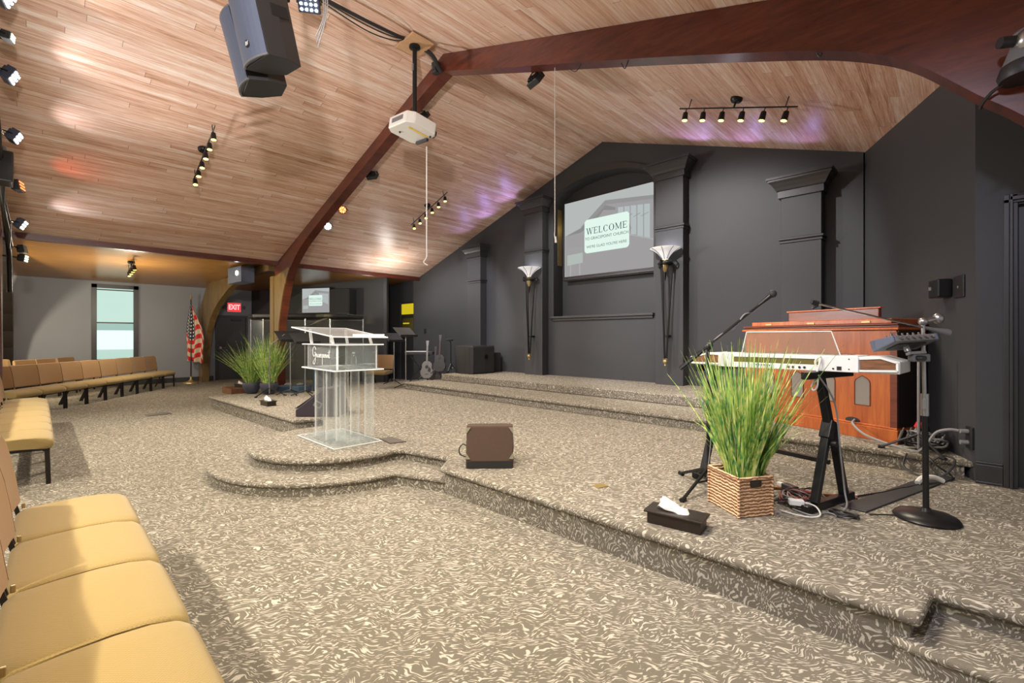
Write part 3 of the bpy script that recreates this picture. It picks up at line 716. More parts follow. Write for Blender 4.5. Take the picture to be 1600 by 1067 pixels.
# torch sconces
def sconce(label, x):
    t = thing('torch_sconce', label, 'wall sconce', (x, 7.70, .90), group='torch sconces on the tall pilasters')
    prof = [(.05, 1.885), (.066, 1.91), (.095, 1.95), (.14, 2.00), (.20, 2.045), (.262, 2.075), (.268, 2.084), (.258, 2.086), (.195, 2.06), (.13, 2.012), (.085, 1.965), (.05, 1.92)]
    o = MB().lathe([(r * .98, z) for r, z in prof], 28, caps=False).build('shade', 'shade', t, SM)
    rb = MB()
    for k in range(8):
        a = 2 * PI * k / 8 + .2; rb.tube([((r + .004) * math.cos(a), (r + .004) * math.sin(a), z) for r, z in prof[:6]], .0045, 5)
    rb.build('shade_rib', 'black_metal', o, SM)
    MB().lathe([(.022, 1.66), (.03, 1.68), (.055, 1.74), (.062, 1.79), (.05, 1.83), (.05, 1.88)], 20).build('urn', 'gold', t, SM)
    MB().lathe([(.002, 1.50), (.012, 1.54), (.016, 1.58), (.024, 1.63), (.022, 1.66)], 14).build('drop', 'black_metal', t, SM)
    for k in range(3):
        a = 2 * PI * k / 3 + PI / 2 + PI
        e = Vector((math.cos(a), math.sin(a), 0))
        MB().tube([e * .02 + Vector((0, 0, .10)), e * .045 + Vector((0, 0, .6)), e * .085 + Vector((0, 0, 1.2)), e * .125 + Vector((0, 0, 1.78)), e * .10 + Vector((0, 0, 1.86))], .016, 8).build('rod', 'black_metal', t, SM)
        sc_ = [e * .12 + Vector((0, 0, 1.80)), e * .17 + Vector((0, 0, 1.86)), e * .20 + Vector((0, 0, 1.82)), e * .18 + Vector((0, 0, 1.76)), e * .15 + Vector((0, 0, 1.79))]
        MB().tube(bez(sc_, 5), .012, 6).build('scroll', 'black_metal', t, SM)
    MB().lathe([(.045, 1.78), (.13, 1.80), (.13, 1.82), (.055, 1.86)], 20).build('collar', 'black_metal', t, SM)
    MB().lathe([(.004, -.02), (.018, 0), (.012, .02), (.035, .05), (.042, .075), (.03, .10), (.045, .11), (.02, .13)], 16).build('finial', 'gold', t, SM)
    MB().b2((-.03, .02, .5), (.03, .16, .54)).b2((-.03, .02, 1.82), (.03, .16, 1.86)).build('wall_bracket', 'black_metal', t)
    l = bpy.data.lights.new('sconce_lamp', 'POINT'); l.energy = 3.5; l.color = (.85, .88, 1); l.shadow_soft_size = .03
    lo = bpy.data.objects.new('sconce_lamp', l); C.objects.link(lo); lo.location = (x, 7.70, .90 + 2.06)
    return t
sconce('torch sconce with a pale glass bowl on the pilaster left of the screen', -6.955)
sconce('torch sconce with a pale glass bowl on the pilaster right of the screen', -3.695)
# ---------------------------------------------------------------- projection screen and wall TV
for k, v in dict(scr_sky=(.47, .50, .49), scr_roof=(.30, .30, .30), scr_wall=(.355, .345, .35), scr_mid=(.26, .26, .26), scr_win=(.47, .52, .52), scr_sign=(.45, .50, .47), scr_signtop=(.36, .36, .36), scr_frame=(.42, .42, .42), scr_card=(.78, .95, .86), scr_text=(.04, .10, .09), scr_tree=(.24, .24, .24)).items():
    M[k] = glow(k, v, .62)
SW, SH = 2.19, 1.66
def sp(poly, dy, mat, name, par, dmin=.0):
    """flat shape of the projected slide; u,v in screen fractions"""
    return MB().prism([(u * SW, v * SH) for u, v in poly], -dy - .001, -dy, 'y').build(name, mat, par)
def serif_word(mb, s, x, z, h, w_tot):
    """slab-serif capitals drawn as strokes"""
    L = {'W': 1.25, 'E': .78, 'L': .74, 'C': .86, 'O': .98, 'M': 1.15}
    gap = .12; k = w_tot / (sum(L[c] for c in s) + gap * (len(s) - 1)); t, th = .135, .055
    def st(a, b, wd):
        a, b = Vector(a), Vector(b); d = (b - a).normalized(); n = Vector((-d.y, d.x)) * wd / 2
        mb.prism([(x + (p.x) * k, z + p.y * h) for p in (a - n, b - n, b + n, a + n)], -.0, .001, 'y')
    def ser(cx, cy, l=.17): st((cx - l, cy), (cx + l, cy), .06)
    global _x
    for c in s:
        w = L[c]
        if c == 'W':
            st((.12, 1), (.38, 0), t); st((.38, 0), (.62, 1), th); st((.62, 1), (.88, 0), t); st((.88, 0), (1.13, 1), th); ser(.12, .97); ser(.62, .97, .13); ser(1.13, .97)
        elif c in 'EL':
            st((.17, 0), (.17, 1), t); st((.02, .03), (w - .05, .03), .065); ser(.17, .97)
            st((w - .07, 0), (w - .07, .24), .05)
            if c == 'E': st((.02, .97), (w - .07, .97), .065); st((w - .09, 1), (w - .09, .78), .05); st((.17, .52), (w - .22, .52), .06); st((w - .22, .62), (w - .22, .42), .045)
        elif c in 'CO':
            n = 24; a0, a1 = (0, 2 * PI) if c == 'O' else (.75, 2 * PI - .75)
            for i in range(n):
                A, B = [a0 + (a1 - a0) * j / n for j in (i, i + 1)]
                def pt(a, o): 
                    rx, rz = w * .47, .51; ti = .125 * abs(math.cos(a)) + .05
                    return (x + k * (w / 2 + (rx - (ti if o else 0)) * math.cos(a)), z + h * (.5 + (rz - (.055 if o else 0)) * math.sin(a)))
                mb.prism([pt(A, 0), pt(B, 0), pt(B, 1), pt(A, 1)], 0, .001, 'y')
            if c == 'C': st((w * .86, .98), (w * .86, .70), .06); st((w * .86, .30), (w * .86, .10), .05)
        elif c == 'M':
            st((.16, 0), (.16, 1), th); st((.16, 1), (.57, .08), t); st((.57, .08), (.99, 1), th); st((.99, 0), (.99, 1), t); ser(.16, .03); ser(.99, .03); ser(.10, .97, .12); ser(1.05, .97, .12)
        x += (w + gap) * k
    return mb
def slide(par):
    s = MB().b2((0, -.002, 0), (SW, 0, SH)).build('picture', 'scr_sky', par)
    sp([(0, 0), (1, 0), (1, .82), (.488, .90), (.199, .63), (0, .555)], .003, 'scr_wall', 'building', s)
    sp([(.02, .555), (.199, .62), (.47, .87), (.60, .80), (.60, .77), (.47, .80), (.36, .66), (.20, .57)], .005, 'scr_mid', 'eave_shadow', s)
    sp([(.199, .635), (.488, .92), (1, .845), (1, .80), (.50, .865), (.40, .76)], .0055, 'scr_roof', 'roof_edge', s)
    for i in range(5):
        u0 = .63 + i * .067; sp([(u0, .50 - i * .035), (u0 + .056, .485 - i * .035), (u0 + .056, .785 - i * .008), (u0, .795 - i * .008)], .0055, 'scr_win', 'window_light', s)
    for i in range(4): sp([(.63 + .08 * i, .66 - .01 * i), (.70 + .08 * i, .69 - .01 * i), (.70 + .08 * i, .682 - .01 * i), (.63 + .08 * i, .652 - .01 * i)], .007, 'scr_roof', 'branch', s)
    sp([(.72, .44), (.755, .45), (.77, .51), (.75, .56), (.73, .55)], .007, 'scr_roof', 'shrub', s)
    sp([(.62, .49), (1, .33), (1, .315), (.62, .475)], .0065, 'scr_frame', 'wall_line', s)
    sp([(.033, .15), (.226, .165), (.226, .30), (.033, .29)], .0055, 'scr_sign', 'sign_board', s)
    sp([(.033, .30), (.226, .31), (.226, .375), (.033, .392)], .0055, 'scr_signtop', 'sign_top', s)
    sp([(.066, 0), (.082, 0), (.082, .15), (.066, .15)], .0055, 'scr_frame', 'sign_post', s); sp([(.18, 0), (.195, 0), (.195, .16), (.18, .16)], .0055, 'scr_frame', 'sign_post', s)
    for a, b in ((0, .007), (.993, 1)): sp([(a, 0), (b, 0), (b, 1), (a, 1)], .008, 'scr_sky', 'edge_strip', s)
    r, (u0, u1, v0, v1) = .035, (.249, .749, .278, .718)
    poly = []
    for cx, cz, a in ((u1 - r, v1 - r * 1.32, 0), (u0 + r, v1 - r * 1.32, 90), (u0 + r, v0 + r * 1.32, 180), (u1 - r, v0 + r * 1.32, 270)):
        for i in range(7): t = math.radians(a + 15 * i); poly.append((cx + r * math.cos(t), cz + r * 1.32 * math.sin(t)))
    sp(poly, .010, 'scr_card', 'card', s)
    mb = serif_word(MB(), 'WELCOME', .272 * SW, .522 * SH, .083 * SH, .456 * SW)
    o = mb.build('headline', 'scr_text', s); o.location = (0, -.0135, 0)
    text('lettering', 'TO GRACEPOINT CHURCH', .088, 'scr_text', s, (.499 * SW, -.0125, .464 * SH), (PI / 2, 0, 0), xs=.98, weight=-.0006)
    text('lettering', 'WE\'RE GLAD YOU\'RE HERE', .082, 'scr_text', s, (.499 * SW, -.0125, .357 * SH), (PI / 2, 0, 0), xs=1.0, weight=-.0006)
    return s
t = thing('projection_screen', 'large projection screen with a welcome slide hung in the arched niche', 'screen', (-6.37, 8.27, 2.77))
slide(t)
MB().b2((-.03, .002, -.10), (SW + .03, .03, SH + .03)).build('backing', 'black', t)
MB().b2((-.03, -.03, -.085), (SW + .03, .03, -.035)).build('weight_bar', 'black_trim', t, bevel=.01)
l = bpy.data.lights.new('niche_strip', 'POINT'); l.energy = .5; l.color = (1, .82, .25); l.shadow_soft_size = .01
lo = bpy.data.objects.new('niche_strip', l); C.objects.link(lo); lo.location = (-6.33, 8.34, 3.9)
MB_ = tag(MB().b2((nl + .001, WY + .15, 3.05), (nl + .006, WY + .30, 4.34)).build('lit_strip', 'gold'), 'narrow painted strip of yellow light up the left reveal of the screen niche', 'painted light')  # gold strip stands in for yellow light falling on the reveal

tv = thing('wall_television', 'television on the dark alcove wall showing a small copy of the welcome slide', 'television', alc(2.22, .16, 2.20), rz=AR)
s0 = slide(tv); s0.scale = (.472, .472, .472)
MB().b2((-.02, .002, -.02), (1.055, .05, .81)).build('case', 'black', tv, bevel=.008); MB().b2((.3, .05, .2), (.7, .16, .6)).build('bracket', 'black_metal', tv)
t = thing('wall_speaker', 'black speaker cabinet on the alcove wall right of the television', 'speaker', alc(3.80, .2, 2.12), rz=AR)
MB().b2((-.36, -.2, 0), (.36, .19, .80)).build('cabinet', 'black', t, bevel=.02); MB().b2((-.33, -.21, .03), (.33, -.198, .77)).build('grille', 'grille', t)
t = thing('alcove_lights', 'two tiny white indicator lights between the television and the wall speaker', 'light', alc(3.36, .03, 2.5), rz=AR)
MB().b2((-.03, -.02, -.25), (.03, .028, .2)).build('strip', 'black', t); MB().cyl((0, -.02, .1), (0, -.03, .1), .016).cyl((.01, -.02, -.12), (.01, -.03, -.12), .012).build('lamp', 'led_mint', t)
# exit sign
t = thing('exit_sign', 'lit red exit sign on the grey wall above the black door', 'exit sign', (GX + .005, 4.41, 2.40), rz=PI / 2)
MB().box((0, -.03, 0), (.42, .06, .32)).build('housing', 'white', t, bevel=.01)
f = MB().box((0, -.063, 0), (.38, .006, .28)).build('face', 'exit', t)
text('lettering', 'EXIT', .23, 'exit_l', f, (0, -.068, -.002), (PI / 2, 0, 0), weight=.008, xs=.72)
for s_ in (-1, 1): MB().lathe([(.02, 0), (.06, .05), (.06, .06)], 12, (.26 * s_, -.03, 0), (s_ * .6, -.8, 0)).build('emergency_lamp', 'grey', t, SM)

# ---------------------------------------------------------------- acrylic lectern
def rim(poly, z, r, par, zf=None):
    P3 = [(x, y, z if zf is None else zf(x, y)) for x, y in poly]; b = MB()
    for a, c in zip(P3, P3[1:] + P3[:1]): b.cyl(a, c, r, n=6)
    return b.build('polished_edge', 'rim', par, SM)
t = thing('lectern', 'clear acrylic lectern on round tubes standing on the rounded front of the stage', 'lectern', (-5.02, 2.33, .24))
MB().box((0, 0, .0125), (.96, .54, .022)).build('base_plate', 'clear_base', t)
rim([(-.48, -.27), (.48, -.27), (.48, .27), (-.48, .27)], .018, .004, [c for c in kids(t) if c.name.startswith('base_plate')][0])
MB().box((0, .02, .034), (.78, .42, .02)).build('plinth', 'clear_base', t)
for x, y in ((-.20, -.13), (.13, -.15), (-.20, .16), (.29, .22), (.27, -.10), (.05, .17)):
    MB().tube([(x, y, .046), (x, y, .795)], .052, 20, False).build('tube', 'clear_tube', t, SM)
sh = MB().prism([(-.53, -.20), (.42, -.24), (.46, .30), (-.44, .32)], .797, .817).build('shelf', 'clear', t)
rim([(-.53, -.20), (.42, -.24), (.46, .30), (-.44, .32)], .807, .008, sh)
up = MB().prism([(-.52, -.20), (.42, -.23), (.46, .30), (-.44, .32)], 1.072, 1.088).build('shelf', 'clear', t)
rim([(-.52, -.20), (.42, -.23), (.46, .30), (-.44, .32)], 1.08, .007, up)
pn = MB()
c4 = [(-.42, -.17), (.38, -.19), (.41, .24), (-.36, .26)]
p = MB().b2((-.42, -.185, .82), (.38, -.175, 1.07)).build('front_panel', 'clear', t)
MB().prism([(.375, -.185), (.385, -.185), (.415, .24), (.405, .24)], .82, 1.07).build('side_panel', 'clear', t)
MB().b2((-.36, .25, .82), (.41, .26, 1.07)).build('rear_panel', 'clear', t)
for i, (x, y) in enumerate(c4): MB().cyl((x, y, .818), (x, y, 1.072), .011 if i == 1 else .006, n=8).build('post', 'rim', t, SM)
strokes = [[(.95, 1.35), (.6, 1.75), (.15, 1.4), (.12, .75), (.5, .45), (.85, .85), (.55, .98), (.88, .85), (.9, .1), (.6, -.55), (.2, -.35), (.75, .15), (1.0, .4), (1.12, .78), (1.3, .7), (1.32, .36), (1.5, .5)],
           [(1.78, .75), (1.52, .62), (1.55, .36), (1.8, .52), (1.82, .75), (1.86, .36), (2.05, .5), (2.2, .74), (2.0, .68), (2.02, .38), (2.3, .45), (2.5, .72), (2.36, .76), (2.36, .4), (2.65, .42), (2.82, .78)],
           [(2.82, .78), (2.78, -.55), (2.84, .6), (3.05, .76), (3.1, .45), (2.86, .4), (3.2, .45), (3.45, .76), (3.26, .6), (3.36, .36), (3.6, .5), (3.5, .76), (3.78, .7), (3.8, .38), (4.0, .45), (4.06, .76), (4.06, .38), (4.18, .7), (4.32, .7), (4.36, .38), (4.55, .6), (4.66, 1.35), (4.62, .42), (4.85, .42)],
           [(4.35, 1.02), (4.95, 1.1)]]
sg = MB(); k_ = .094
for st_ in strokes: sg.tube(bez([(-.25 + x * k_, -.191, .905 + z * k_ * .92) for x, z in st_], 5), .0042, 5)
sg.build('lettering', 'white', p, SM)
zt = lambda x, y: 1.16 + .112 * (.5 - (x / .92))
top = [(-.50, -.33), (.43, -.26), (.48, .34), (-.45, .30)]
tp = MB().add([(x, y, zt(x, y) - .005) for x, y in top] + [(x, y, zt(x, y) + .005) for x, y in top], [(0, 1, 2, 3), (7, 6, 5, 4), (0, 4, 5, 1), (1, 5, 6, 2), (2, 6, 7, 3), (3, 7, 4, 0)]).build('reading_top', 'clear', t)
rim(top, 0, .007, tp, zt)
MB().b2((.44, -.05, zt(.45, 0) + .005), (.448, .32, zt(.45, 0) + .035)).build('book_stop', 'rim', t)
for x, y in ((-.30, -.18), (.30, -.20), (.34, .22), (-.28, .24)): MB().bar((x, y, 1.088), (x - .05, y, zt(x - .05, y) - .004), .03, .012, (1, 0, 0)).build('strut', 'rim', t)
tag(MB().box((-5.22, 2.33, .24 + .822), (.28, .20, .006), .1).box((-5.20, 2.34, .24 + .828), (.26, .19, .005), -.12).build('paper_stack', 'white'), 'loose white sheets lying on the lectern middle shelf', 'papers')
t = thing('water_bottle', 'small clear plastic bottle on the lectern middle shelf', 'bottle', (-4.92, 2.46, .24 + .818))
MB().lathe([(.03, 0), (.032, .02), (.032, .10), (.014, .14), (.014, .155)], 16).build('body', 'clear', t, SM); MB().lathe([(.016, .155), (.016, .175)], 12).build('cap', 'white', t, SM)

# ---------------------------------------------------------------- stage monitors
def wedge(label, loc, rz, w=.56, h=.40, dp=.44, mat='brown', corners=True):
    t = thing('stage_monitor', label, 'monitor speaker', loc, rz)
    sec = [(-dp / 2, 0), (dp / 2, 0), (dp / 2, .07), (dp / 2 - .09, h), (dp / 2 - .20, h), (-dp / 2, .10)]
    m_ = MB(); m_.prism(sec, -w / 2, w / 2, f=lambda u, v, q: (q, u, v)); m_.build('cabinet', mat, t, bevel=.012)
    g = MB(); a, b = Vector((0, -dp / 2 - .004, .115)), Vector((0, dp / 2 - .205, h - .01))
    g.bar(a + Vector((0, 0, .0)), b, w * .92, .012, (1, 0, 0)) if False else g.add([(-w * .46, a.y, a.z), (w * .46, a.y, a.z), (w * .46, b.y, b.z), (-w * .46, b.y, b.z), (-w * .46, a.y - .01, a.z + .008), (w * .46, a.y - .01, a.z + .008), (w * .46, b.y - .01, b.z + .008), (-w * .46, b.y - .01, b.z + .008)], [(4, 5, 6, 7), (0, 4, 7, 3), (1, 2, 6, 5), (0, 1, 5, 4), (3, 7, 6, 2)])
    g.build('grille', 'grille', t)
    for s_ in (-1, 1):
        h_ = MB().box((s_ * w / 2, .02, .18), (.014, .12, .09), R=Matrix.Rotation(-.5, 3, 'X')).build('handle_cup', 'grey', t, bevel=.004)
        MB().box((s_ * (w / 2 + .006), .02, .18), (.006, .075, .05), R=Matrix.Rotation(-.5, 3, 'X')).build('cup', 'black', h_)
    if corners:
        y = lambda z: dp / 2 - .09 * (z - .07) / (h - .07)
        for sx in (-1, 1):
            for z0, sz in ((.085, 1), (h - .012, -1)):
                x = sx * w / 2; L = .055
                P_ = [(x, y(z0) + .004, z0), (x - sx * L * .72, y(z0) + .004, z0), (x, y(z0 + sz * L) + .004, z0 + sz * L)]
                MB().add(P_ + [(a, b + .006, c) for a, b, c in P_], [(0, 1, 2), (5, 4, 3), (0, 3, 4, 1), (1, 4, 5, 2), (2, 5, 3, 0)]).build('corner_guard', 'corner', t)
        MB().b2((-w / 2 + .01, dp / 2 - .003, .004), (w / 2 - .01, dp / 2 + .004, .066)).build('kick_strip', 'black', t)
        MB().tube(bez([(w / 2, .17, .10), (w / 2 + .05, .17, .12), (w / 2 + .06, .17, .17), (w / 2 + .03, .17, .21), (w / 2, .17, .20)], 5), .006, 6).build('cable_loop', 'black', t, SM)
    return t
wedge('brown stage monitor with metal corners, seen from behind at the centre stage edge', (-3.09, 2.88, .24), math.radians(180 + 46), .42, .36, .40)
wedge('dark wedge stage monitor lying left of the lectern with a grey handle cup', (-6.83, 2.93, .24), math.radians(-46), .46, .42, .62, 'purple', False)

# ---------------------------------------------------------------- tissue boxes
def tissues(label, loc, rz, k=1., par=None):
    t = thing('tissue_box', label, 'tissue box', loc, rz, 'tissue boxes along the stage')
    MB().b2((-.16 * k, -.072, 0), (.16 * k, .072, .075)).build('tray', 'espresso', t, bevel=.004)
    MB().b2((-.177 * k, -.087, .070), (.177 * k, .087, .084)).build('rim', 'espresso', t, bevel=.004)
    m_ = MB(); n = 10; vs = []
    random.seed(int(abs(loc[0]) * 100))
    for j in range(5):
        for i in range(n):
            a = 2 * PI * i / n; r = (.075, .078, .068, .045, .012)[j]
            vs.append((r * math.cos(a) * (1.4 - .2 * j) * (1 + .25 * random.uniform(-1, 1)) - .02 * j, r * .5 * math.sin(a) * (1 + .3 * random.uniform(-1, 1)), .080 + .019 * j + .010 * random.uniform(-1, 1)))
    fs = [(n * j + i, n * j + (i + 1) % n, n * (j + 1) + (i + 1) % n, n * (j + 1) + i) for j in range(4) for i in range(n)] + [tuple(range(n))[::-1], tuple(range(4 * n, 5 * n))]
    m_.add(vs, fs).build('tissue', 'tissue', t, math.radians(50))
    return t
tissues('dark wooden tissue box with a tissue pulled up, on the right stage edge', (-1.235, 2.725, .24), math.radians(8))
tissues('dark tissue box on the left stage wing in front of the twin grass plants', (-8.40, 2.66, .24), math.radians(4), .9)
tissues('far tissue box on the low wooden step beyond the left stage wing', (-12.75, 3.42, .155), math.radians(20))
tag(MB().b2((-13.25, 3.12, 0), (-12.45, 3.72, .155)).build('low_step', 'walnut', bevel=.01), 'low wooden step on the floor beyond the left stage wing', 'step')

# ---------------------------------------------------------------- floor fittings
tag(MB().b2((-10.55, 1.25, 0), (-10.25, 1.62, .006)).b2((-10.52, 1.28, .006), (-10.28, 1.59, .009)).build('floor_register', 'vent'), 'dark bronze floor vent in the carpet left of the stage', 'floor vent')
tag(MB().prism([(-4.70, 2.66), (-4.40, 2.62), (-4.36, 2.80), (-4.66, 2.80)], .24, .248).build('floor_socket', 'vent'), 'dark floor outlet cover in the stage carpet right of the lectern', 'floor outlet')
tag(MB().prism([(-2.03, 2.98), (-1.96, 2.96), (-1.93, 3.06), (-2.0, 3.08)], .24, .246).build('floor_plate', 'brass'), 'small brass floor plate in the open stage carpet', 'floor plate')
tag(MB().b2((-11.60, WY - .012, 1.52), (-11.50, WY, 1.66)).b2((-11.56, WY - .018, 1.57), (-11.54, WY - .012, 1.61)).build('light_switch', 'black'), 'black switch plate on the stage wall above the guitars', 'switch')

# ---------------------------------------------------------------- grass plants
def grass(mb, n, h, spread, r0, seed, cz, wid=.006, lean=.4):
    random.seed(seed)
    for i in range(n):
        a = random.uniform(0, 2 * PI); rr = r0 * math.sqrt(random.random()); hh = h * random.uniform(.55, 1.) ; sp_ = spread * (random.random() ** 1.1) 
        b = Vector((rr * math.cos(a), rr * math.sin(a), cz)); a2 = a + random.uniform(-.5, .5)
        d = Vector((math.cos(a2), math.sin(a2), 0)); side = Vector((-d.y, d.x, 0)); side.rotate(Matrix.Rotation(random.uniform(-1.2, 1.2), 3, 'Z'))
        k = len(mb.v); m = 6
        droop = random.random() ** 3 * lean
        for j in range(m + 1):
            s_ = j / m
            p = b + d * (sp_ * s_ ** 1.25) + Vector((0, 0, hh * (s_ - droop * s_ ** 3)))
            w = wid * (1 - s_ ** 1.5) + .0008
            mb.v += [tuple(p - side * w), tuple(p + side * w)]
        for j in range(m): mb.f.append((k + 2 * j, k + 2 * j + 1, k + 2 * j + 3, k + 2 * j + 2))
    return mb
t = thing('potted_grass', 'tall artificial grass in a square seagrass basket on the right of the stage', 'potted plant', (-1.03, 3.31, .24))
q = [(.04, -.215), (.175, -.005), (-.04, .19), (-.215, -.035)]
def shell(poly, z0, z1, th):
    pi_ = inset(poly, th); m_ = MB(); n = len(poly)
    vs = [(x, y, z0) for x, y in poly] + [(x, y, z1) for x, y in poly] + [(x, y, z1) for x, y in pi_] + [(x, y, z0 + .02) for x, y in pi_]
    fs = [tuple(range(n))[::-1], tuple(range(3 * n, 4 * n))]
    for r_ in range(3):
        fs += [(r_ * n + i, r_ * n + (i + 1) % n, (r_ + 1) * n + (i + 1) % n, (r_ + 1) * n + i) for i in range(n)]
    return m_.add(vs, fs)
bk = shell(q, 0, .25, .014).build('basket', 'weave', t, bevel=.01)
rb = MB(); qq_ = [(x * 1.01, y * 1.01, .25) for x, y in q]
for a, b in zip(qq_, qq_[1:] + qq_[:1]): rb.cyl(a, b, .012, n=8)
for x, y, z in qq_: rb.cyl((x, y, .005), (x, y, .25), .009, n=8)
rb.build('rope_rim', 'weave', bk, SM)
hx, hy = (q[0][0] + q[1][0]) / 2, (q[0][1] + q[1][1]) / 2; ha = math.atan2(q[1][1] - q[0][1], q[1][0] - q[0][0])
MB().box((hx, hy, .215), (.085, .022, .045), ha).build('handle_hole', 'espresso', bk, bevel=.012)
MB().prism(inset(q, .016), .17, .19).build('moss', 'soil', t)
grass(grass(MB(), 430, .98, .36, .10, 3, .18, .0085), 60, .95, .56, .09, 8, .18, .006, .5).build('foliage', 'blades', t)

def pot_plant(label, loc, seed, mat, n, hh, sp_, k=1.):
    t = thing('potted_grass', label, 'potted plant', loc)
    MB().lathe([(r * k, z) for r, z in ((.10, 0), (.13, .02), (.20, .12), (.215, .20), (.20, .235), (.185, .235), (.19, .20), (.10, .16))], 28).build('pot', 'pot', t, SM)
    MB().lathe([(.001, .19), (.185 * k, .19), (.185 * k, .205), (.001, .205)], 20, caps=False).build('moss', 'soil', t)
    grass(MB(), n, hh, sp_, .10, seed, .19, .009).build('foliage', mat, t)
    return t
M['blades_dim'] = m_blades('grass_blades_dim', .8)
pot_plant('bright green potted grass in a slate bowl, front one of the pair on the left stage wing', (-10.05, 3.20, .24), 11, 'blades', 330, 1.10, .52, .8)
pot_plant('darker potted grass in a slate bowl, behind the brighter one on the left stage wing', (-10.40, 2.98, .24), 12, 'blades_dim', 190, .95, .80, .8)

# ---------------------------------------------------------------- organ console
OD = Vector((1.05, -.45)).normalized(); OA = math.atan2(OD.y, OD.x)
ox, oy = -1.928, 6.279
t = thing('organ_console', 'cherry wood organ console seen from behind, with pointed cloth grilles', 'organ', (ox, oy, .39), OA)
W_ = 1.665
MB().b2((0, 0, .13), (W_, .60, 1.08)).build('case', 'organ', t, bevel=.006)
MB().b2((-.02, -.025, 0), (W_ + .02, .62, .13)).b2((-.01, -.012, .13), (W_ + .01, .61, .15)).build('plinth', 'organ', t, bevel=.006)
MB().b2((W_ - .05, -.008, .15), (W_ + .008, .0, 1.06)).build('end_stile', 'organ_dark', t)
MB().b2((W_ + .001, .012, .15), (W_ + .012, .60, 1.07)).b2((W_ + .021, .0, .0), (W_ + .03, .62, .13)).build('end_shade', 'espresso', t)  # dark slab put in for the shade on the organ's right end
MB().b2((-.03, -.03, 1.08), (W_ + .03, .62, 1.105)).build('top_board', 'organ', t, bevel=.008)
MB().b2((.0, .0, 1.105), (W_ + .02, .60, 1.128)).b2((-.02, -.02, 1.128), (W_ + .025, .60, 1.145)).build('top_moulding', 'organ_dark', t, bevel=.006)
MB().b2((.06, .04, 1.145), (W_ - .06, .58, 1.195)).build('lid', 'organ', t, bevel=.008)
h_ = MB()
for x in (.30, .82, 1.38): MB().b2((x - .04, .033, 1.155), (x + .04, .04, 1.175)).build('hinge', 'gold', t)
MB().b2((.40, .25, 1.195), (1.38, .30, 1.31)).build('music_rack', 'organ_dark', t, bevel=.006)
MB().b2((.38, .24, 1.31), (1.40, .31, 1.325)).build('rack_rail', 'organ', t, bevel=.004)
for sx in (.33, .69, 1.035, 1.37):
    x0, x1, z0, z1 = sx - .07, sx + .07, .33, .605
    pts = [(x0, z0), (x1, z0), (x1, z1 - .05)]
    pts += [(sx + .07 * math.cos(a) , z1 - .05 + .055 * math.sin(a)) for a in (.5, .9)] + [(sx, z1 + .02)] + [(sx - .07 * math.cos(a), z1 - .05 + .055 * math.sin(a)) for a in (.9, .5)] + [(x0, z1 - .05)]
    g_ = MB().prism(pts, -.003, .004, 'y').build('grille_cloth', plain('speckled_cloth', (.27, .245, .21), .9, nz=.45, nscale=320), t)
    e_ = MB()
    P_ = [(a, -.003, b) for a, b in pts]
    for a, b in zip(P_, P_[1:] + P_[:1]): e_.cyl(a, b, .005, n=5)
    e_.build('grille_edge', 'organ_dark', g_)
MB().prism([(1.28 + .07 * math.cos(a), .165 + .03 * math.sin(a)) for a in [2 * PI * i / 20 for i in range(20)]], -.004, .003, 'y').build('cable_port', 'black', t)
MB().b2((1.24, -.016, .085), (1.36, -.011, .095)).build('slot', 'black', t)
P0 = Vector((ox, oy)); 
def org(x, y, z): 
    n_ = Vector((-OD.y, OD.x)); v = P0 + OD * x + n_ * y; return (v.x, v.y, z + .39)
tag(MB().tube(bez([org(1.30, -.006, .17), org(1.34, -.10, .14), org(1.50, -.16, .06), (-.35, 5.42, .395), (-.22, 5.36, .395)], 6), .011, 6).build('organ_cable', 'greycable', smooth=SM), 'grey and red cable coming out of the organ back onto the riser', 'cable')

# ---------------------------------------------------------------- digital piano on its stand
KA = Vector((-.995, .08)).normalized(); KN = Vector((.08, .995)).normalized(); ko = Vector((-.67, 3.62))
ka = math.atan2(KN.y, KN.x) - PI / 2; ka0 = math.atan2(.96, .28) - PI / 2
kx0 = ko - KA * .433
t = thing('digital_piano', 'white digital piano with wood-trimmed back panel on a black stand', 'keyboard', (kx0.x, kx0.y, 1.175), ka)
L_ = 1.326  # local -x runs to the far left end
MB().b2((-L_ + .28, 0, .0), (-.21, .36, .085)).build('body', 'white', t, bevel=.01)
for o_ in ([(0, 0), (-.21, 0), (-.21, .10), (-.10, .105), (0, .075)], [(-L_, 0.012), (-L_ + .28, 0), (-L_ + .28, .105), (-L_ + .16, .105), (-L_, .07)]): MB().prism(o_, .012, .36, 'y').build('end_block', 'white', t, bevel=.006)
MB().b2((-1.06, -.006, .078), (-.21, .30, .105)).b2((-1.06, -.006, 0), (-.21, .0, .040)).build('back_frame', 'white', t, bevel=.004)
for a, b in ((-.42, -.20), (-1.09, -.97)): MB().b2((a, -.008, .0), (b, .0, .105)).build('back_panel', 'white', t, bevel=.004)
MB().b2((-.97, -.001, .040), (-.42, .001, .078)).build('recess', 'olive', t)
for o_ in ([(-.018, .03), (-.018, .065), (-.09, .088), (-.195, .078), (-.195, .022)], [(-L_ + .03, .03), (-L_ + .03, .06), (-L_ + .14, .088), (-L_ + .26, .085), (-L_ + .26, .03)]): MB().prism(o_, .004, .013, 'y').build('wood_inlay', 'walnut', t)
